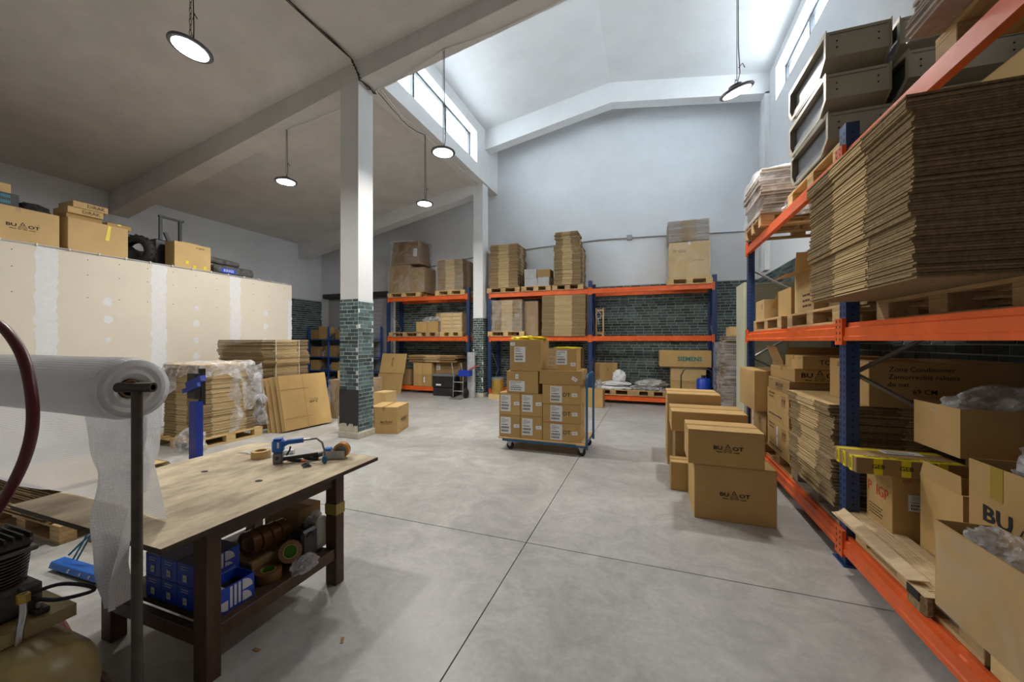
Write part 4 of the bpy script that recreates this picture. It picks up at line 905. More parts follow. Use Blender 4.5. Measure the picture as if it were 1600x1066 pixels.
root = empty('blue_canister', (1.14, 9.80, 0), 'blue plastic canister standing on a cart before the bottom shelf', 'canister')
MB().lathe([(.13, .32), (.15, .34), (.15, .70), (.12, .74), (.04, .75), (.04, .79)], 18).build('canister_body', 'blue_steel', root, smooth=True); MB().lathe([(.05, .77), (.05, .81)], 14).build('cap', 'black_plastic', root)
MB().box(-.14, .14, -.14, .14, .032, .32).build('stand', 'black_plastic', root, bevel=.01)
root = empty('cart_handle', (.86, 9.72, 0), 'black bent tube cart frame before the bottom right shelf', 'cart')
MB().tube([(-.20, 0, .03), (-.20, 0, .80), (-.14, 0, .93), (-.08, 0, .96), (.36, 0, .96), (.44, 0, .90), (.48, 0, .82)], .015, 8).build('tube_frame', 'steel_dark', root, smooth=True); MB().tube([(-.2, .0, .42), (.46, .0, .42)], .012, 6).build('cross_tube', 'steel_dark', root)
MB().box(-.24, -.18, -.03, .03, .32, .48).build('yellow_clip', 'tape_yellow', root, bevel=.01)
MB().box(-.22, .48, -.12, .2, .0, .03).build('cart_base', 'steel_dark', root)
# shelving at the far left back
root = empty('blue_shelf_unit', (-10.0, 10.55, 0), 'blue steel shelving filled with dark goods behind the brick column', 'shelving')
for x in (-1.35, -.45, .45, 1.35):
    for y in (-.25, .25): MB().box(x - .025, x + .025, y - .02, y + .02, 0, 2.1).build('post', 'blue_shelf', root)
for z in (.15, .58, 1.05, 1.66): MB().box(-1.38, 1.38, -.27, .27, z - .03, z).build('shelf', 'blue_shelf', root)
rr = random.Random(12)
for z, hm in ((.15, .36), (.58, .38), (1.05, .46), (1.66, .5)):
    x = -11.3; i = 0
    while x < -8.9:
        wd = rr.uniform(.28, .46); hh = hm * rr.uniform(.55, 1)
        if x + wd > -8.66: break
        if any(abs(x + wd / 2 - q) < .0 for q in ()): pass
        kind = rr.random()
        nm = '%s on the %s blue shelf, %s from its left end' % ('brown carton' if kind < .5 else 'dark film wrapped bundle', {.15: 'lowest', .58: 'second', 1.05: 'third', 1.66: 'top'}[z], ('first', 'second', 'third', 'fourth', 'fifth', 'sixth', 'seventh', 'eighth')[i])
        if kind < .5: carton(nm, x, x + wd - .03, 10.33, 10.75, z + .001, z + hh, m='kraft' if kind < .3 else 'kraft_dark', tape='x')
        else: heap(nm, (x + wd / 2, 10.54, z + .001), wd * .38, .17, hh * .42, 'camo' if kind < .75 else 'film_heap', seed=int(x * 10), name='wrapped_bundle', cat='bundle', sub=3)
        x += wd; i += 1
def smooth_path(P_, n=8):
    P_ = [Vector(p) for p in P_]; o = []
    for i in range(len(P_) - 1):
        a, b, c, d = P_[max(i - 1, 0)], P_[i], P_[i + 1], P_[min(i + 2, len(P_) - 1)]
        for k in range(n):
            t = k / n; o.append(.5 * ((2 * b) + (c - a) * t + (2 * a - 5 * b + 4 * c - d) * t * t + (3 * b - a - 3 * c + d) * t ** 3))
    o.append(P_[-1]); return o
# ------------------------------------------------------------------ plasterboard room on the left, with goods on its roof
XP = -8.5; ZP = 3.0
pw_ = struct('wall_partition', MB().box(XP - .10, XP - .013, YF + .2, 7.2, 0, ZP - .02), 'galv')
yb_ = [-2.57, -1.17, .23, 1.63, 3.03, 4.43, 5.81, 7.2]
for a, b in zip(yb_[:-1], yb_[1:]): MB().box(XP - .0125, XP, a + .0015, b - .0015, .01, ZP).build('plasterboard', 'drywall', pw_)
rr = random.Random(21)
def ragged(y, hw, z0, z1, n=60):
    l, r = [], []
    for i in range(n + 1):
        z = z0 + (z1 - z0) * i / n; l.append((y - hw + rr.uniform(-.02, .02), z)); r.append((y + hw + rr.uniform(-.02, .02), z))
    return l + r[::-1]
for y in (1.63, 3.03, 4.43, 5.81): MB().prism(ragged(y, .115, .02, ZP - .005), XP + .0, XP + .0015, axis='x').build('joint_compound', 'compound', pw_, fix=True)
MB().prism(ragged(7.15, .05, .02, 2.6), XP, XP + .0015, axis='x').build('joint_compound', 'compound', pw_)
for y in (3.72, 5.05, 6.5):
    for z in (2.25, 1.95, 1.62, 1.3, 1.0):
        n = 10; s = rr.uniform(.05, .085)
        MB().prism([(y + s * math.cos(k * 2 * math.pi / n) * rr.uniform(.5, 1), z + s * 1.1 * math.sin(k * 2 * math.pi / n) * rr.uniform(.6, 1)) for k in range(n)], XP, XP + .0015, axis='x').build('screw_patch', 'compound', pw_)
for y in [2.7 + .39 * i for i in range(12)]:
    for z in (2.9, 2.66, 2.3): MB().prism([(y + .008 * math.cos(k), z + .008 * math.sin(k)) for k in range(6)], XP, XP + .001, axis='x').build('screw_head', 'ink_brown', pw_)
MB().box(XP - .10, XP + .004, YF + .2, 7.2, ZP - .002, ZP + .012).build('top_track', 'galv', pw_)
struct('trim_roof_deck', MB().box(XL, XP - .10, YF + .2, 7.2, ZP - .12, ZP + .006), 'pallet_wood')
struct('wall_partition_end', MB().box(XL, XP - .1, 7.12, 7.2, 0, ZP - .12), 'drywall')
w_ = MB(); w_.tube(wob([(XP + .02, 1.5, ZP + .02), (XP + .02, 7.15, ZP + .02)], 30, .008, 5), .006, 5); w_ = tag(w_.build('edge_cable', 'cable_white'), 'thin pale cable clipped along the top of the plasterboard wall', 'cable')
for i in range(16): MB().box(XP - .01, XP + .034, 1.9 + i * .34, 1.915 + i * .34, ZP + .0, ZP + .035).build('cable_clip', 'white_plastic', w_)
ZR = ZP + .013
carton('logo carton at the left edge on the plasterboard room', -9.05, XP - .01, 2.36, 3.17, ZR, ZR + .50, m='kraft_pale', tape='x', tm='tape_tan', logo=(('r', .04, .24, .30),))
carton('plain large carton with yellow tag on the plasterboard room', -9.15, XP - .01, 3.26, 3.99, ZR, ZR + .52, m='kraft_pale', tape=None, texts=())
t_ = MB().prism([(3.69, ZR + .26), (3.74, ZR + .25), (3.77, ZR + .50), (3.73, ZR + .51)], XP - .007, XP - .0045, axis='x').build('yellow_tag', 'tape_yellow'); tag(t_, 'yellow paper tag hanging on the plain large carton', 'tag')
for i, n in enumerate(('lower', 'upper')):
    carton('%s flat parts carton with maker lettering on the plain carton' % n, -9.05, -8.62, 3.30 + i * .06, 3.72 + i * .06, ZR + .62 + i * .105, ZR + .72 + i * .105, m='kraft_pale', tape=None, texts=(('r', 'DiRAK', .06, .05, .075, 'ink'),), name='lettered_carton')
open_carton('small open carton under the two lettered parts cartons', -9.05, -8.66, 3.30, 3.72, ZR + .522, ZR + .618, m='kraft', flaps=())
carton('yellow and brown flat box at the right of the lettered cartons', -9.05, -8.65, 3.78, 4.1, ZR + .522, ZR + .60, m='kraft', tape='x', tm='tape_yellow')
o = carton('black box with cyan lettering on the logo carton', -9.0, -8.54, 2.2, 2.78, ZR + .502, ZR + .68, m='black_plastic', tape=None, texts=(('r', 'AW IIIIIII', .10, .13, .06, 'cyan_print'), ('r', 'AW IIIIIII', .10, .05, .06, 'cyan_print')), name='black_box')
carton('pale carton on the black lettered box at the left edge', -8.95, -8.58, 2.2, 2.72, ZR + .682, ZR + .82, m='kraft_pale', tape='x')
heap('black film covered bundle beside the black lettered box', (-8.74, 2.97, ZR + .502), .14, .17, .10, 'black_rubber', seed=70, name='black_bundle_or_shade', cat='bundle', sub=3)
# tyre
heap('low black lump added behind the leaning tyre to darken its hole', (-9.02, 4.28, ZR), .15, .22, .20, 'black_rubber', seed=91, name='black_bundle_or_shade', cat='bundle', sub=3)  # added black lump, stands in for the shade seen through the tyre hole
root = empty('rubber_tyre', (-8.72, 4.33, ZR), 'worn black rubber tyre leaning on the plasterboard room roof', 'tyre', rot=(0, R(-28), R(28)))
pr = []
for k in range(17):
    a = -2.2 + 4.4 * k / 16; pr.append((.20 + .085 * math.cos(a), .075 * math.sin(a)))
MB().lathe(pr, 36, 0, Matrix.Translation((0, 0, .27)) @ Matrix.Rotation(R(90), 4, 'X') @ Matrix.Identity(4), cap=False).build('carcass', 'black_rubber', root, smooth=True)
for k in range(36):
    a = 2 * math.pi * k / 36; MB().box(.282, .292, -.05, -.005, -.012, .012, 0, Matrix.Translation((0, 0, .27)) @ Matrix.Rotation(a, 4, 'Y')).build('tread_block', 'black_rubber', root) if k % 2 == 0 else MB().box(.282, .292, .005, .05, -.012, .012, 0, Matrix.Translation((0, 0, .27)) @ Matrix.Rotation(a, 4, 'Y')).build('tread_block', 'black_rubber', root)
carton('taped pale box with handwriting beside the tyre', -8.80, XP - .012, 4.68, 5.32, ZR, ZR + .50, m='kraft_pale', tape='y', tm='kraft_pale', texts=(('r', 'original', .12, .44, .055, 'ink_brown'),))
o = MB().box(-8.78, -8.6, 4.85, 5.15, ZR + .504, ZR + .53).build('scrap_board', 'kraft_pale'); tag(o, 'scrap of cardboard lying on the taped pale box', 'cardboard scrap')
for i, (y, z) in enumerate(((4.86, .10), (4.99, .03), (5.18, .04))):
    q = MB().prism([(y, ZR + z), (y + .05, ZR + z - .02), (y + .06, ZR + z + .05), (y + .01, ZR + z + .06)], XP - .0095, XP - .006, axis='x').build('yellow_tag', 'tape_yellow'); tag(q, 'yellow tape scrap on the taped pale box, %s of three' % ('left', 'middle', 'right')[i], 'tag')
root = empty('luggage_trolley', (-9.0, 4.85, ZR), 'black telescopic trolley handle rising behind the taped pale box', 'trolley')
MB().box(-.1, .1, -.28, .28, 0, .55).build('trolley_body', 'black_plastic', root, bevel=.02)
hn = MB(); hn.box(-.02, .02, -.16, -.11, .55, 1.02); hn.box(-.02, .02, .17, .22, .55, 1.02); hn.box(-.02, .03, -.17, .25, 1.0, 1.04); hn.build('handle', 'black_plastic', root)
MB().prism([(-.02, .55), (.04, .55), (-.03, .72), (-.09, .72)], -.02, .02, axis='x').build('lever', 'black_plastic', root)
root = empty('camouflage_bag', (-8.68, 5.83, ZR), 'long camouflage rod bag with blue badge on the roof edge', 'bag')
MB().box(-.13, .16, -.42, .43, 0, .20).build('bag_body', 'camo', root, bevel=.05, smooth=True); MB().tube([(-.02, -.46, .30), (-.02, .16, .27)], .07, 12).build('rod_tube', 'camo', root, smooth=True)
MB().box(.161, .164, -.30, .0, .04, .13).build('badge', 'blue_box', root); on_face(root, text_mesh('KINGS', .075, 'white_print'), 'badge_text', 'r', -.15, .085, .332, 0, 1)
# ------------------------------------------------------------------ pallets by the partition
pallet('pallet under the stack draped in clear film', -6.74, 4.20, 0, R(90), 'pallet_new', L_=1.05, W=1.0)
fs = flat_stack('pale stack of flat cartons draped in clear film', -7.12, -6.27, 3.78, 4.62, PH, 1.24, t=.0145, per=12, jit=.008, band=(.3, .62), mats=('edge_dark', 'edge_light', 'kraft_pale'), seed=71)
# film sheet thrown over it
b = MB(); W2, D2, H2 = .425, .42, 1.10
def drape(u, v):
    x = -.62 + 1.30 * u; y = -.60 + 1.25 * v
    z = H2 + .02; px_, py_ = x, y
    ex, ey = max(0, abs(x) - W2), max(0, abs(y) - D2)
    px_ = math.copysign(min(abs(x), W2 + .03 + ex * .18), x); py_ = math.copysign(min(abs(y), D2 + .03 + ey * .25), y)
    drop = (ex + ey) * (2.4 if y > .15 or x < 0 else .9) * (1 + .5 * noise.noise(Vector((x * 5, y * 5, 1))))
    z -= min(drop, 1.05)
    p = Vector((px_, py_, z)); return p + noise.noise_vector(p * 6) * .04
b.grid(drape, 44, 44); b.build('film_cover', 'film_heap', fs, fix=False)
b = MB()
def tail(u, v):
    p = Vector((.40 + .05 * v + .06 * math.sin(u * 9), .02 + .50 * u + .14 * v * (u - .3), 1.08 - 1.03 * v)); return p + noise.noise_vector(p * 5) * .06
b.grid(tail, 16, 30); b.build('film_tail', 'film_heap', fs, fix=False)
heap('film gathered at the left foot of the draped stack', (-6.28, 3.66, 0), .22, .15, .22, seed=72)
flat_stack('tall strapped stack of flat cartons against the plasterboard wall', -7.80, -6.62, 5.02, 6.02, 0, 1.62, t=.024, per=7, jit=.018, band=(0, .5), seed=73, straps=2)
root = empty('flattened_cartons', (-6.02, 5.40, 0), 'row of flattened logo cartons leaning on the tall strapped stack', 'flattened carton', rot=(0, R(-13), R(-7)))
for i in range(11):
    MB().box(-.006, .006, -.46, .46, 0, .98).build('flattened_carton', 'kraft_pale' if i % 3 else 'kraft', root, loc=(.12 - i * .026, -i * .014, 0), rot=(0, 0, R((i % 3 - 1) * 1.2)), bevel=.002)
sc = MB()
for z in (.20, .72): sc.box(.1265, .1275, -.46, .46, z, z + .006)
sc.box(.1265, .1275, -.02, -.014, 0, .98); sc.build('crease', 'kraft_dark', root)
on_face(root, logo_mesh(.26), 'printed_logo', 'r', .20, .46, .258, 0, 1, roll=R(180))
c_ = carton('film wrapped dark carton behind the brick column', -6.25, -5.55, 6.2, 6.9, 0, .80, m='kraft_dark', tape=None); wrap(c_, .7, .7, .8, seed=75)
heap('yellow sack end leaning behind the brick column', (-5.12, 5.42, 0), .10, .12, .24, 'cream_plinth', seed=76, name='paper_sack', cat='sack')
carton('small carton stacked on the wrapped dark carton', -6.15, -5.75, 6.3, 6.7, .822, .98, m='kraft_pale', tape='x')
# low stack far left on a pallet
pallet('pallet under the low stack of sheets at the left edge', -4.95, 2.02, 0, R(0), 'pallet_wood')
flat_stack('low stack of flat cartons on the left pallet under the bubble wrap', -5.5, -4.45, 1.65, 2.4, PH, .42, t=.013, per=9, mats=('edge_dark', 'edge_light', 'kraft_pale'), seed=77, jit=.03)
root = empty('yellow_jack_part', (-4.12, 1.95, 0), 'yellow plastic foot of a pallet jack beside the left pallet', 'jack')
MB().prism([(-.15, 0), (.15, 0), (.13, .10), (.05, .15), (-.12, .15)], -.2, .2).build('jack_cover', 'yellow_plastic', root, bevel=.012); MB().box(-.13, .13, -.18, .18, .15, .17).build('rim', 'yellow_plastic', root)
# ------------------------------------------------------------------ blue post of a strapping stand
root = empty('strapping_stand', (-3.98, 2.36, 0), 'blue steel post with clamp head behind the work table', 'stand')
MB().prism([(-.05, -.03), (.05, -.03), (.05, .03), (.03, .03), (.03, -.01), (-.03, -.01), (-.03, .03), (-.05, .03)], 0, 1.04, axis='z').build('post', 'blue_steel', root)
MB().box(-.25, .25, -.2, .2, 0, .012).build('foot_plate', 'blue_steel', root)
MB().box(-.02, .02, .031, .07, 1.0, 1.34).build('slide_rail', 'black_plastic', root)
MB().box(-.12, .10, -.02, .03, 1.20, 1.25, 0, Matrix.Translation((0, 0, 1.22)) @ Matrix.Rotation(R(-20), 4, 'Y') @ Matrix.Translation((0, 0, -1.22))).build('clamp_arm', 'blue_steel', root); MB().box(-.12, .10, -.05, -.02, 1.15, 1.19, 0, Matrix.Translation((0, 0, 1.18)) @ Matrix.Rotation(R(-20), 4, 'Y') @ Matrix.Translation((0, 0, -1.18))).build('clamp_arm', 'blue_steel', root)
MB().box(-.10, .02, -.018, .03, 1.06, 1.30).build('clamp_block', 'black_plastic', root, bevel=.005)
# ------------------------------------------------------------------ work table
TX0, TX1, TY0, TY1, TZ = -3.10, -1.87, .98, 2.30, .755
root = empty('work_table', ((TX0 + TX1) / 2, (TY0 + TY1) / 2, 0), 'worn plywood work table with dark wooden legs and lower shelf', 'table')
cx_, cy_ = (TX0 + TX1) / 2, (TY0 + TY1) / 2
hx, hy = (TX1 - TX0) / 2, (TY1 - TY0) / 2
top_ = MB().box(-hx, hx, -hy, hy, TZ - .002, TZ); top_.build('table_top', 'table_wood', root)
MB().box(-hx, hx, -hy, hy, TZ - .026, TZ - .0022).build('top_edge', 'table_edge', root, bevel=.002)
for q in ((-.23, .35 - .33), (.26, .02)): MB().lathe([(.022, TZ), (.022, TZ + .0006)], 14, 0, Matrix.Translation((q[0], q[1], 0)) @ Matrix.Diagonal((1.1, .8, 1, 1))).build('cable_hole', 'slot_dark', root)
legs = [(.51, -.42), (.51, .36), (-.24, -.42), (-.24, .36)]
for lx, ly in legs: MB().box(lx - .045, lx + .045, ly - .035, ly + .035, 0, TZ - .026).build('leg', 'dark_wood', root, bevel=.004)
MB().box(.495, .53, -.385, .325, TZ - .11, TZ - .026).build('apron', 'dark_wood', root); MB().box(-.195, .465, -.44, -.41, TZ - .09, TZ - .026).build('apron', 'dark_wood', root); MB().box(-.26, -.22, -.385, .325, TZ - .11, TZ - .026).build('apron', 'dark_wood', root); MB().box(-.195, .465, .34, .37, TZ - .11, TZ - .026).build('apron', 'dark_wood', root)
SZ = .235
MB().box(-.28, .54, -.385, .325, SZ - .018, SZ).build('shelf_board', 'dark_wood', root)
MB().box(.50, .545, -.385, .325, SZ - .065, SZ + .006).build('shelf_rail', 'dark_wood', root, bevel=.003); MB().box(-.195, .465, -.455, -.415, SZ - .065, SZ + .006).build('shelf_rail', 'dark_wood', root, bevel=.003)
MB().box(.463, .557, .322, .398, .46, .53).build('tape_patch', 'tape_olive', root)
# things on the lower shelf
def wl_(x, y): return (cx_ + x, cy_ + y)
def blue_carton(label, x0, x1, y0, y1, z0, z1, opened=False):
    w2, d2, h2 = x1 - x0, y1 - y0, z1 - z0
    r = empty('blue_carton', ((x0 + x1) / 2, (y0 + y1) / 2, z0), label, 'box', 0, 'blue cartons on the table shelf')
    if opened:
        b = MB(); X, Y, t = w2 / 2, d2 / 2, .003; b.box(-X, X, -Y, -Y + t, 0, h2); b.box(-X, X, Y - t, Y, 0, h2); b.box(-X, -X + t, -Y + t, Y - t, 0, h2); b.box(X - t, X, -Y + t, Y - t, 0, h2); b.box(-X + t, X - t, -Y + t, Y - t, 0, t); b.build('carton_body', 'blue_box', r)
        f = MB().box(-.003, 0, -Y, Y, 0, .05).build('lid_flap', 'blue_box', r, loc=(-X, 0, h2), rot=(0, R(-40), 0)); MB().box(-X + .01, X - .01, -Y + .01, -Y + .06, h2 - .012, h2 - .008).build('inner_flap', 'paper', r)
        MB().box(-X + .004, X - .004, -Y + .004, Y - .004, .004, h2 * .6).build('contents', 'black_rubber', r)
    else:
        MB().box(-w2 / 2, w2 / 2, -d2 / 2, d2 / 2, 0, h2 - .001).build('carton_body', 'blue_box', r, bevel=.002); MB().box(-w2 / 2, w2 / 2, -d2 / 2, d2 / 2, h2 - .001, h2).build('lid', 'navy_box', r)
    e = .0012; X = w2 / 2 + e; s = min(h2, d2)
    lg = MB()
    for i in (-1, 0, 1): lg.box(X, X + .0006, i * .021 - .0065, i * .021 + .0065, .012, h2 - .006)
    def half(cy, cz, rad, a0, a1):
        pts = [(cy, cz)] + [(cy + rad * math.cos(R(a0 + (a1 - a0) * k / 10)), cz + rad * math.sin(R(a0 + (a1 - a0) * k / 10))) for k in range(11)]
        lg.prism(pts, X, X + .0006, axis='x')
    k_ = h2 * .46
    half(-.036, k_, h2 * .40, 180, 270); half(.036, h2 * .52, h2 * .44, 0, 90) ; half(.036, h2 * .06, h2 * .40, 0, 90)
    lg.build('stripe_emblem', 'white_print', r)
    on_face(r, label_mesh(.03, .035, 9), 'bar_code', 'f', 0, h2 * .35, w2, d2, h2); on_face(r, bars_mesh(.06, 2, .008, 'white_print'), 'printed_text', 'f', 0, h2 * .8, w2, d2, h2)
    return r
names = ('left', 'middle', 'right')
for c in range(3):
    for lv in range(2):
        x0 = -2.55 + c * .131
        blue_carton('%s blue carton of the %s row on the table shelf' % (names[c], ('lower', 'upper')[lv]), x0, x0 + .128, 1.27, 1.50, SZ + .001 + lv * .116, SZ + .116 + lv * .116)
blue_carton('opened blue carton with striped emblem at the shelf front behind the front leg', -2.14, -2.005, 1.27, 1.47, SZ + .001, SZ + .125, True)
def tape_roll(label, loc, r, wd, m='tape_tan', rot=(0, 0, 0), core='kraft', green=False):
    t = empty('tape_roll', loc, label, 'tape roll', rot=rot, group='rolls of packing tape')
    MB().lathe([(.038, 0), (r, 0), (r, wd), (.038, wd), (.038, 0)], 26, cap=False).build('tape_winding', m, t, smooth=True)
    MB().lathe([(.0385, -.0005), (.0385, wd + .0005), (.035, wd + .0005), (.035, -.0005), (.0385, -.0005)], 26, cap=False).build('core_ring', core, t, smooth=True)
    if green: MB().lathe([(.0351, .001), (.0351, wd - .001), (.034, wd - .001), (.034, .001), (.0351, .001)], 26, cap=False).build('core_lining', 'green_core', t, smooth=True); MB().lathe([(.034, .018), (.034, .020)], 24).build('core_disc', 'green_core', t)
    return t
for i, y in enumerate((1.60, 1.655, 1.71, 1.765)): tape_roll('brown tape roll standing on edge on the table shelf, %s of four' % ('first', 'second', 'third', 'last')[i], (-2.25 + i * .012, y, SZ + .16), .072, .05, m='tape_brown', rot=(R(-90), 0, 0), green=(i == 3))
o = carton('low carton under the row of brown tape rolls', -2.36, -2.15, 1.56, 1.86, SZ + .001, SZ + .085, m='kraft_dark', tape=None)
tape_roll('tilted brown tape roll with green core on the table shelf', (-2.05, 1.73, SZ + .09), .062, .05, m='tape_brown', rot=(R(20), R(62), R(-20)), green=True)
tape_roll('brown tape roll with green core lying at the shelf edge', (-2.07, 1.60, SZ + .003), .07, .05, m='tape_brown', green=True)
heap('crumpled clear film on the table shelf beside the tape rolls', (-1.95, 1.74, SZ + .002), .05, .08, .05, 'film_heap', seed=80)
root = empty('black_jug', (-2.05, 1.83, SZ + .001), 'black plastic oil jug on the table shelf', 'jug')
MB().box(-.055, .05, -.06, .06, 0, .19).build('jug_body', 'black_plastic', root, bevel=.014); MB().lathe([(.02, .19), (.02, .225)], 14).build('cap', 'black_plastic', root); MB().tube([(.051, -.03, .15), (.054, .0, .17), (.051, .03, .14)], .006, 6).build('grip', 'black_plastic', root); on_face(root, label_mesh(.05, .08, 2), 'jug_label', 'f', 0, .1, .1, .121, 0).scale = (1, 1, 1)
root = empty('white_canister', (-2.09, 1.955, SZ + .001), 'translucent white plastic canister on the table shelf by the far leg', 'canister')
MB().box(-.06, .06, -.045, .045, 0, .20).build('canister_body', 'pale_plastic', root, bevel=.015); MB().lathe([(.022, .20), (.022, .235)], 14).build('cap', 'pale_plastic', root); MB().tube([(.0, -.04, .2), (.0, -.03, .228), (0, .02, .228), (0, .04, .2)], .008, 6).build('grip', 'pale_plastic', root)
carton('brown opened carton at the back of the table shelf', -2.48, -2.17, 1.89, 2.07, SZ + .001, SZ + .25, m='kraft_dark', tape=None)
# things on the table top
tz = TZ + .001
tape_roll('brown tape roll lying behind the blue stapler', (-2.66, 2.00, tz), .062, .05, 'kraft_pale')
root = empty('pneumatic_stapler', (-2.42, 1.945, tz), 'blue pneumatic stapler standing on the table', 'stapler', R(38))
MB().box(-.03, .03, -.028, .028, .0, .075).build('nose', 'grey_plastic', root, bevel=.008); MB().box(-.035, .035, -.032, .032, .075, .165).build('motor_housing', 'blue_tool', root, bevel=.012); MB().box(-.028, .028, -.025, .025, .165, .172).build('cap', 'blue_tool', root, bevel=.004)
MB().tube([(.025, 0, .125), (.06, 0, .142), (.155, 0, .148)], .018, 10).build('handle', 'blue_tool', root, smooth=True); MB().tube([(.155, 0, .148), (.20, 0, .15)], .009, 8).build('air_fitting', 'chrome', root)
MB().lathe([(.012, 0), (.012, .003)], 12, 0, Matrix.Translation((0, -.028, .04)) @ Matrix.Rotation(R(90), 4, 'X')).build('port', 'black_plastic', root); MB().box(.0, .012, -.0335, -.032, .11, .15).build('badge', 'white_print', root)
MB().box(.03, .25, -.011, .011, .012, .036, 0, Matrix.Rotation(R(-4), 4, 'Y')).build('magazine', 'black_plastic', root, bevel=.003); MB().tube([(.05, 0, .05), (.07, 0, .085), (.075, 0, .11)], .006, 6).build('trigger', 'black_plastic', root)
hb = MB(); hb.tube([(.20, 0, .15), (.24, -.01, .155), (.28, -.04, .13), (.30, -.08, .085), (.305, -.10, .05)], .007, 8); hb.build('air_hose', 'grey_plastic', root, smooth=True); MB().lathe([(.012, 0), (.017, .01), (.017, .035), (.012, .045)], 10, 0, Matrix.Translation((.305, -.105, .004))).build('coupling', 'hose_teal', root)
root = empty('hobby_knife', (-2.33, 2.02, tz), 'orange and black utility knife on the table', 'knife', R(8))
MB().box(-.06, .035, -.012, .012, 0, .016).build('grip', 'black_plastic', root, bevel=.004); MB().box(-.078, -.06, -.011, .011, 0, .015).build('end_cap', 'orange_plastic', root, bevel=.003); MB().box(.035, .06, -.011, .011, 0, .015).build('nose', 'orange_plastic', root, bevel=.003); MB().box(.06, .10, -.006, .006, .005, .007).build('blade', 'chrome', root)
o = MB().tube([(-2.33, 2.075, tz + .012), (-2.22, 2.09, tz + .012)], .012, 8).build('marker_pen', 'black_plastic', None, smooth=True); tag(o, 'black marker lying beside the utility knife', 'pen')
root = empty('scissors', (-2.17, 1.99, tz), 'black handled scissors lying on the table', 'scissors', R(60))
for s in (-1, 1):
    MB().tube([(-.03 + .022 * math.cos(a), s * .024 + .018 * math.sin(a), .006) for a in [k * math.pi / 6 for k in range(13)]], .005, 6).build('handle_loop', 'black_plastic', root)
    MB().prism([(-.01, s * .012), (.03, s * .0), (.12, -s * .006), (.03, -s * .01)], .004 + (s + 1) * .002, .006 + (s + 1) * .002, axis='z').build('blade', 'chrome', root)
root = empty('tape_dispenser', (-2.18, 2.15, tz), 'grey and blue tape gun with roll of amber tape on the table', 'tape dispenser', R(25))
MB().tube([(-.10, -.01, .02), (-.02, 0, .04)], .017, 12).build('grip', 'grey_plastic', root, smooth=True); MB().box(-.03, .12, -.03, -.026, .0, .06).build('frame', 'galv', root); MB().box(-.03, .02, -.028, .028, .045, .075).build('brake', 'blue_tool', root, bevel=.006)
MB().lathe([(.038, -.025), (.055, -.025), (.055, .025), (.038, .025), (.038, -.025)], 24, 0, Matrix.Translation((.09, .004, .056)) @ Matrix.Rotation(R(90), 4, 'X'), cap=False).build('amber_roll', 'amber_tape', root, smooth=True); MB().lathe([(.037, -.02), (.037, .02)], 18, 0, Matrix.Translation((.09, .004, .056)) @ Matrix.Rotation(R(90), 4, 'X')).build('hub', 'grey_plastic', root)
o = tag(MB().tube([(-2.60, 2.08, tz + .02), (-2.50, 2.14, tz + .02)], .018, 12).build('plastic_tube', 'pale_plastic', None, smooth=True), 'short grey tube lying behind the stapler', 'tube')
# ------------------------------------------------------------------ bubble wrap roll on its stand
RY, RZ_, RR = .90, 1.415, .122
root = empty('bubble_wrap_roll', (-2.64, RY, RZ_), 'thick roll of clear bubble wrap on a pipe stand', 'bubble wrap')
b = MB()
def cyl(u, v):
    a = 2 * math.pi * v; x = -.78 + 1.55 * u; r = RR * (1 + .018 * noise.noise(Vector((x * 4, a, 0)))) * (1 if u < .96 else 1 - (u - .96) * 2.2)
    return Vector((x, r * math.cos(a), r * math.sin(a)))
b.grid(cyl, 50, 40, uvs=(1.55, .77)); b.build('wound_wrap', 'bubble_roll', root, smooth=True)
e = MB(); prof = [(.030, -.03), (.045, .0), (.06, .012), (.075, .004), (.09, .012), (.105, .0), (.117, -.012)]
e.lathe(prof, 36, 0, Matrix.Translation((.745, 0, 0)) @ Matrix.Rotation(R(90), 4, 'Y'), cap=False); e.build('roll_end', 'compound', root, smooth=True)
MB().lathe([(.034, -.8), (.034, .742), (.028, .742), (.028, -.8)], 20, 0, Matrix.Rotation(R(90), 4, 'Y'), cap=False).build('cardboard_core', 'milky_core', root, smooth=True)
# sheet hanging behind the roll onto the table
b = MB()
def sheet1(u, v):
    x = -3.95 + 2.0 * u - .10 * v * u; y = RY + RR * .9 + .14 * v ** 1.6 + .02 * math.sin(7 * u + 3 * v); z = RZ_ + .02 - (RZ_ - TZ + .02) * (v ** .9)
    return Vector((x, y, max(z, TZ + .006) if x > TX0 - .05 else z)) + noise.noise_vector(Vector((x * 3, v * 3, 0))) * .012
b.grid(sheet1, 36, 26, uvs=(2.0, .75)); s1 = b.build('hanging_sheet', 'bubble_wrap', None, fix=False, smooth=True); s1.parent = root; s1.location = (2.55, -RY, -RZ_)
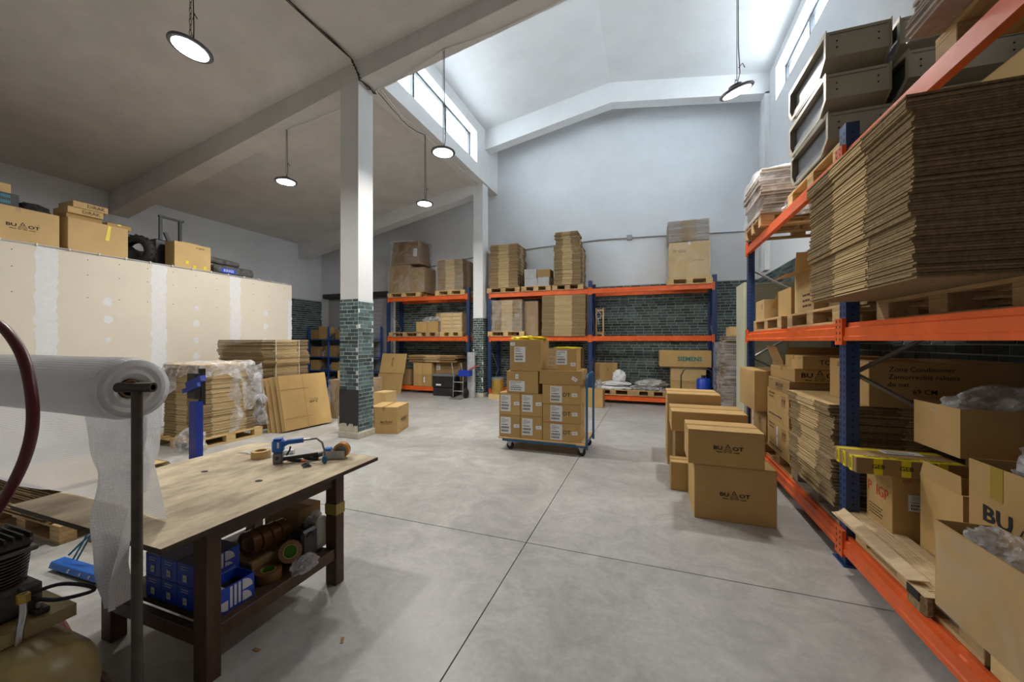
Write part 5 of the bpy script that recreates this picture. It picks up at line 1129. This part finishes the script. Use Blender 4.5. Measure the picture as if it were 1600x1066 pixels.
# tail pulled forward over the table edge
b = MB()
def tail2(u, v):
    s_ = v ** 1.5; x = (-2.34 + .46 * u) * (1 - s_) + (-1.955 + .04 * u) * s_; y = RY + .075 - .05 * v + .035 * math.sin(u * 8 + v * 4) * (.4 + v); z = RZ_ - .05 - .84 * v
    return Vector((x, y, z)) + noise.noise_vector(Vector((x * 5, v * 5, 2))) * .02
b.grid(tail2, 24, 40, uvs=(.46, .95)); s2 = b.build('hanging_tail', 'bubble_wrap', None, fix=False, smooth=True); s2.parent = root; s2.location = (2.55, -RY, -RZ_)
b = MB()
def fold3(u, v):
    x = -2.0 + .20 * u * (1 - .85 * v) ; y = RY + .085 + .03 * v + .02 * math.sin(8 * u); z = RZ_ - .05 - .42 * v
    return Vector((x, y, max(z, TZ + .01))) + noise.noise_vector(Vector((x * 6, v * 4, 5))) * .02
b.grid(fold3, 14, 26, uvs=(.3, .7)); s3 = b.build('hanging_fold', 'bubble_wrap', None, fix=False, smooth=True); s3.parent = root; s3.location = (2.55, -RY, -RZ_)
b = MB()
def fl2(u, v):
    p = Vector((-2.95 + .55 * u + .12 * v, 2.02 + .26 * v, TZ + .004 + .01 * math.sin(u * 9) ** 2)); return p
b.grid(fl2, 20, 8, uvs=(.6, .3)); o = b.build('bubble_wrap_offcut', 'bubble_wrap', None, fix=False); tag(o, 'strip of bubble wrap lying on the far table edge', 'bubble wrap')
root = empty('pipe_stand', (-1.80, RY - .03, 0), 'dark steel pipe stand with a T top holding the bubble wrap roll', 'stand')
MB().tube([(0, 0, 0), (0, 0, RZ_ + .0)], .0165, 14).build('post', 'steel_dark', root, smooth=True)
tt = MB(); tt.lathe([(.011, -.065), (.018, -.065), (.018, .06), (.011, .06), (.011, -.05)], 16, 0, Matrix.Translation((-.005, .0, RZ_ + .012)) @ Matrix.Rotation(R(24), 4, 'Z') @ Matrix.Rotation(R(90), 4, 'Y'), cap=False); tt.build('cross_pipe', 'steel_dark', root, smooth=True)
MB().tube([(-.72, .03, RZ_), (-.03, .03, RZ_)], .012, 10).build('axle', 'steel_dark', root); MB().box(-.16, .16, -.2, .2, 0, .01).build('foot_plate', 'steel_dark', root)
# ------------------------------------------------------------------ air compressor
root = empty('air_compressor', (-2.45, .71, 0), 'old air compressor with finned pump on a yellow tank', 'compressor')
pf = [(.001, .47), (.06, .465), (.12, .445), (.175, .39), (.20, .31), (.20, -.33), (.17, -.40), (.001, -.45)]
MB().lathe(pf, 36, 0, Matrix.Translation((0, 0, .29)) @ Matrix.Rotation(R(90), 4, 'Y')).build('tank', 'tank_yellow', root, smooth=True)
pl = MB().prism([(.062 * math.cos(k * math.pi / 10), .042 * math.sin(k * math.pi / 10)) for k in range(20)], 0, .004, axis='z', mx=Matrix.Translation((.466, -.02, .29)) @ Matrix.Rotation(R(90), 4, 'Y') @ Matrix.Rotation(R(65), 4, 'Z')).build('rating_plate', 'tank_plate', root)
ob('plate_text', bars_mesh(.085, 5, .008, 'ink'), pl, (.4715, -.02, .29), (R(90), 0, R(90)))
for x in (-.3, .25):
    for s in (-1, 1): MB().box(x - .02, x + .02, s * .15 - .012, s * .15 + .012, 0, .24).build('tank_foot', 'steel_dark', root)
br = MB(); br.box(-.45, .27, -.12, .15, .535, .543); br.box(.262, .27, -.12, .15, .495, .535); br.box(-.45, .27, -.126, -.12, .52, .543); br.build('mounting_plate', 'tank_yellow', root)
px0 = .06
MB().box(px0 - .13, px0 + .13, -.09, .09, .543, .66).build('crankcase', 'cast_iron', root, bevel=.015)
for x, y in ((px0 + .15, -.06), (px0 + .15, .07), (px0 - .15, -.06)): MB().box(x - .03, x + .03, y - .02, y + .02, .543, .565).build('mounting_lug', 'cast_iron', root, bevel=.004); MB().lathe([(.009, .565), (.009, .58)], 6, 0, Matrix.Translation((x, y, 0))).build('bolt', 'galv', root)
for i in range(9):
    z = .665 + i * .0125; s = .085 + .010 * (i / 8); MB().prism([(px0 + s * 1.15 * math.cos(k * math.pi / 12), s * math.sin(k * math.pi / 12)) for k in range(24)], z, z + .0045, axis='z').build('cooling_fin', 'alu_fin', root)
MB().lathe([(.066, .65), (.066, .78)], 24, 0, Matrix.Translation((px0, 0, 0)) @ Matrix.Diagonal((1.1, 1, 1, 1))).build('cylinder', 'cast_iron', root)
MB().box(px0 - .12, px0 + .11, -.085, .085, .777, .795).build('head_gasket_plate', 'alu_fin', root, bevel=.004); MB().box(px0 - .11, px0 + .10, -.075, .075, .795, .83).build('cylinder_head', 'cast_iron', root, bevel=.01)
for i in range(7): MB().box(px0 - .11, px0 + .10, -.07 + i * .0225, -.064 + i * .0225, .83, .848).build('head_fin', 'cast_iron', root)
for z in (.69, .74): MB().tube([(px0 + .12, .03, z - .04), (px0 + .16, .03, z - .04)], .008, 6).build('stud', 'cast_iron', root)
MB().tube(smooth_path([(px0 + .205, .01, .665), (px0 + .21, .01, .60), (px0 + .215, .0, .54), (px0 + .212, -.01, .46), (px0 + .20, -.06, .40), (px0 + .16, -.16, .36), (px0 + .1, -.22, .32)], 5), .011, 10).build('delivery_pipe', 'chrome', root, smooth=True); MB().lathe([(.018, 0), (.018, .03)], 6, 0, Matrix.Translation((px0 + .21, .01, .635))).build('pipe_nut', 'gold_tin', root)
MB().tube(smooth_path([(px0 + .13, .05, .62), (px0 + .22, .10, .65), (px0 + .30, .15, .63), (px0 + .29, .16, .60), (px0 + .2, .1, .585), (px0 + .13, .06, .60)]), .007, 8).build('breather_hose', 'black_rubber', root, smooth=True)
# hoses
HP = [(-2.24, .60, .86), (-2.00, .61, 1.06), (-1.86, .62, 1.24), (-1.82, .62, 1.40), (-1.91, .62, 1.58), (-2.1, .60, 1.68), (-2.5, .52, 1.70), (-2.75, .45, 1.5), (-2.9, .4, .9), (-2.95, .4, .05)]
o = MB().tube(smooth_path(HP), .0145, 12).build('air_hose', 'hose_red', None, smooth=True); tag(o, 'dark red air hose looping at the left edge', 'hose')
o = MB().tube(smooth_path([(-2.2, 1.02, .02), (-2.7, 1.08, .015), (-3.3, 1.18, .015), (-3.6, .9, .015)]), .014, 8).build('air_hose', 'hose_red', None, smooth=True); tag(o, 'dark red hose lying on the floor behind the table leg', 'hose')
root = empty('foot_pedal_bar', (-3.66, 1.47, 0), 'blue steel pedal bar on the floor left of the table', 'pedal', R(2))
MB().prism([(-.05, .02), (.05, .02), (.035, .06), (-.035, .06)], -.28, .30, axis='x', mx=Matrix.Identity(4)).build('bar_body', 'blue_tool', root, bevel=.004)
for x in (-.05, .08, .18): MB().lathe([(.010, 0), (.010, .006)], 10, 0, Matrix.Translation((x, -.043, .04)) @ Matrix.Rotation(R(66), 4, 'X')).build('bolt', 'chrome', root)
MB().box(-.2, .22, -.04, .04, 0, .02).build('base', 'black_rubber', root)
hz_ = MB(); hz_.tube(smooth_path([(-.10, .0, .09), (-.05, .05, .25), (-.02, .12, .45), (-.03, .2, .70)]), .006, 6); hz_.tube(smooth_path([(-.06, .0, .09), (-.01, .05, .25), (.02, .12, .45), (.01, .2, .70)]), .006, 6); hz_.tube(smooth_path([(-.2, .02, .09), (-.1, .12, .22), (.2, .2, .28), (.5, .25, .28)]), .007, 6); hz_.build('air_line', 'hose_teal', root, smooth=True)
# scraps on the floor
for i, (x, y) in enumerate(((-1.92, 1.42), (-1.7, 1.25), (-1.55, 1.62))):
    o = MB().box(-.022, .022, -.008, .008, 0, .003).build('cardboard_scrap', 'kraft_dark', None, loc=(x, y, .0), rot=(0, 0, i * 1.1)); tag(o, 'tiny cardboard scrap on the floor before the table, %s' % ('nearest its leg', 'middle one', 'rightmost')[i], 'scrap')
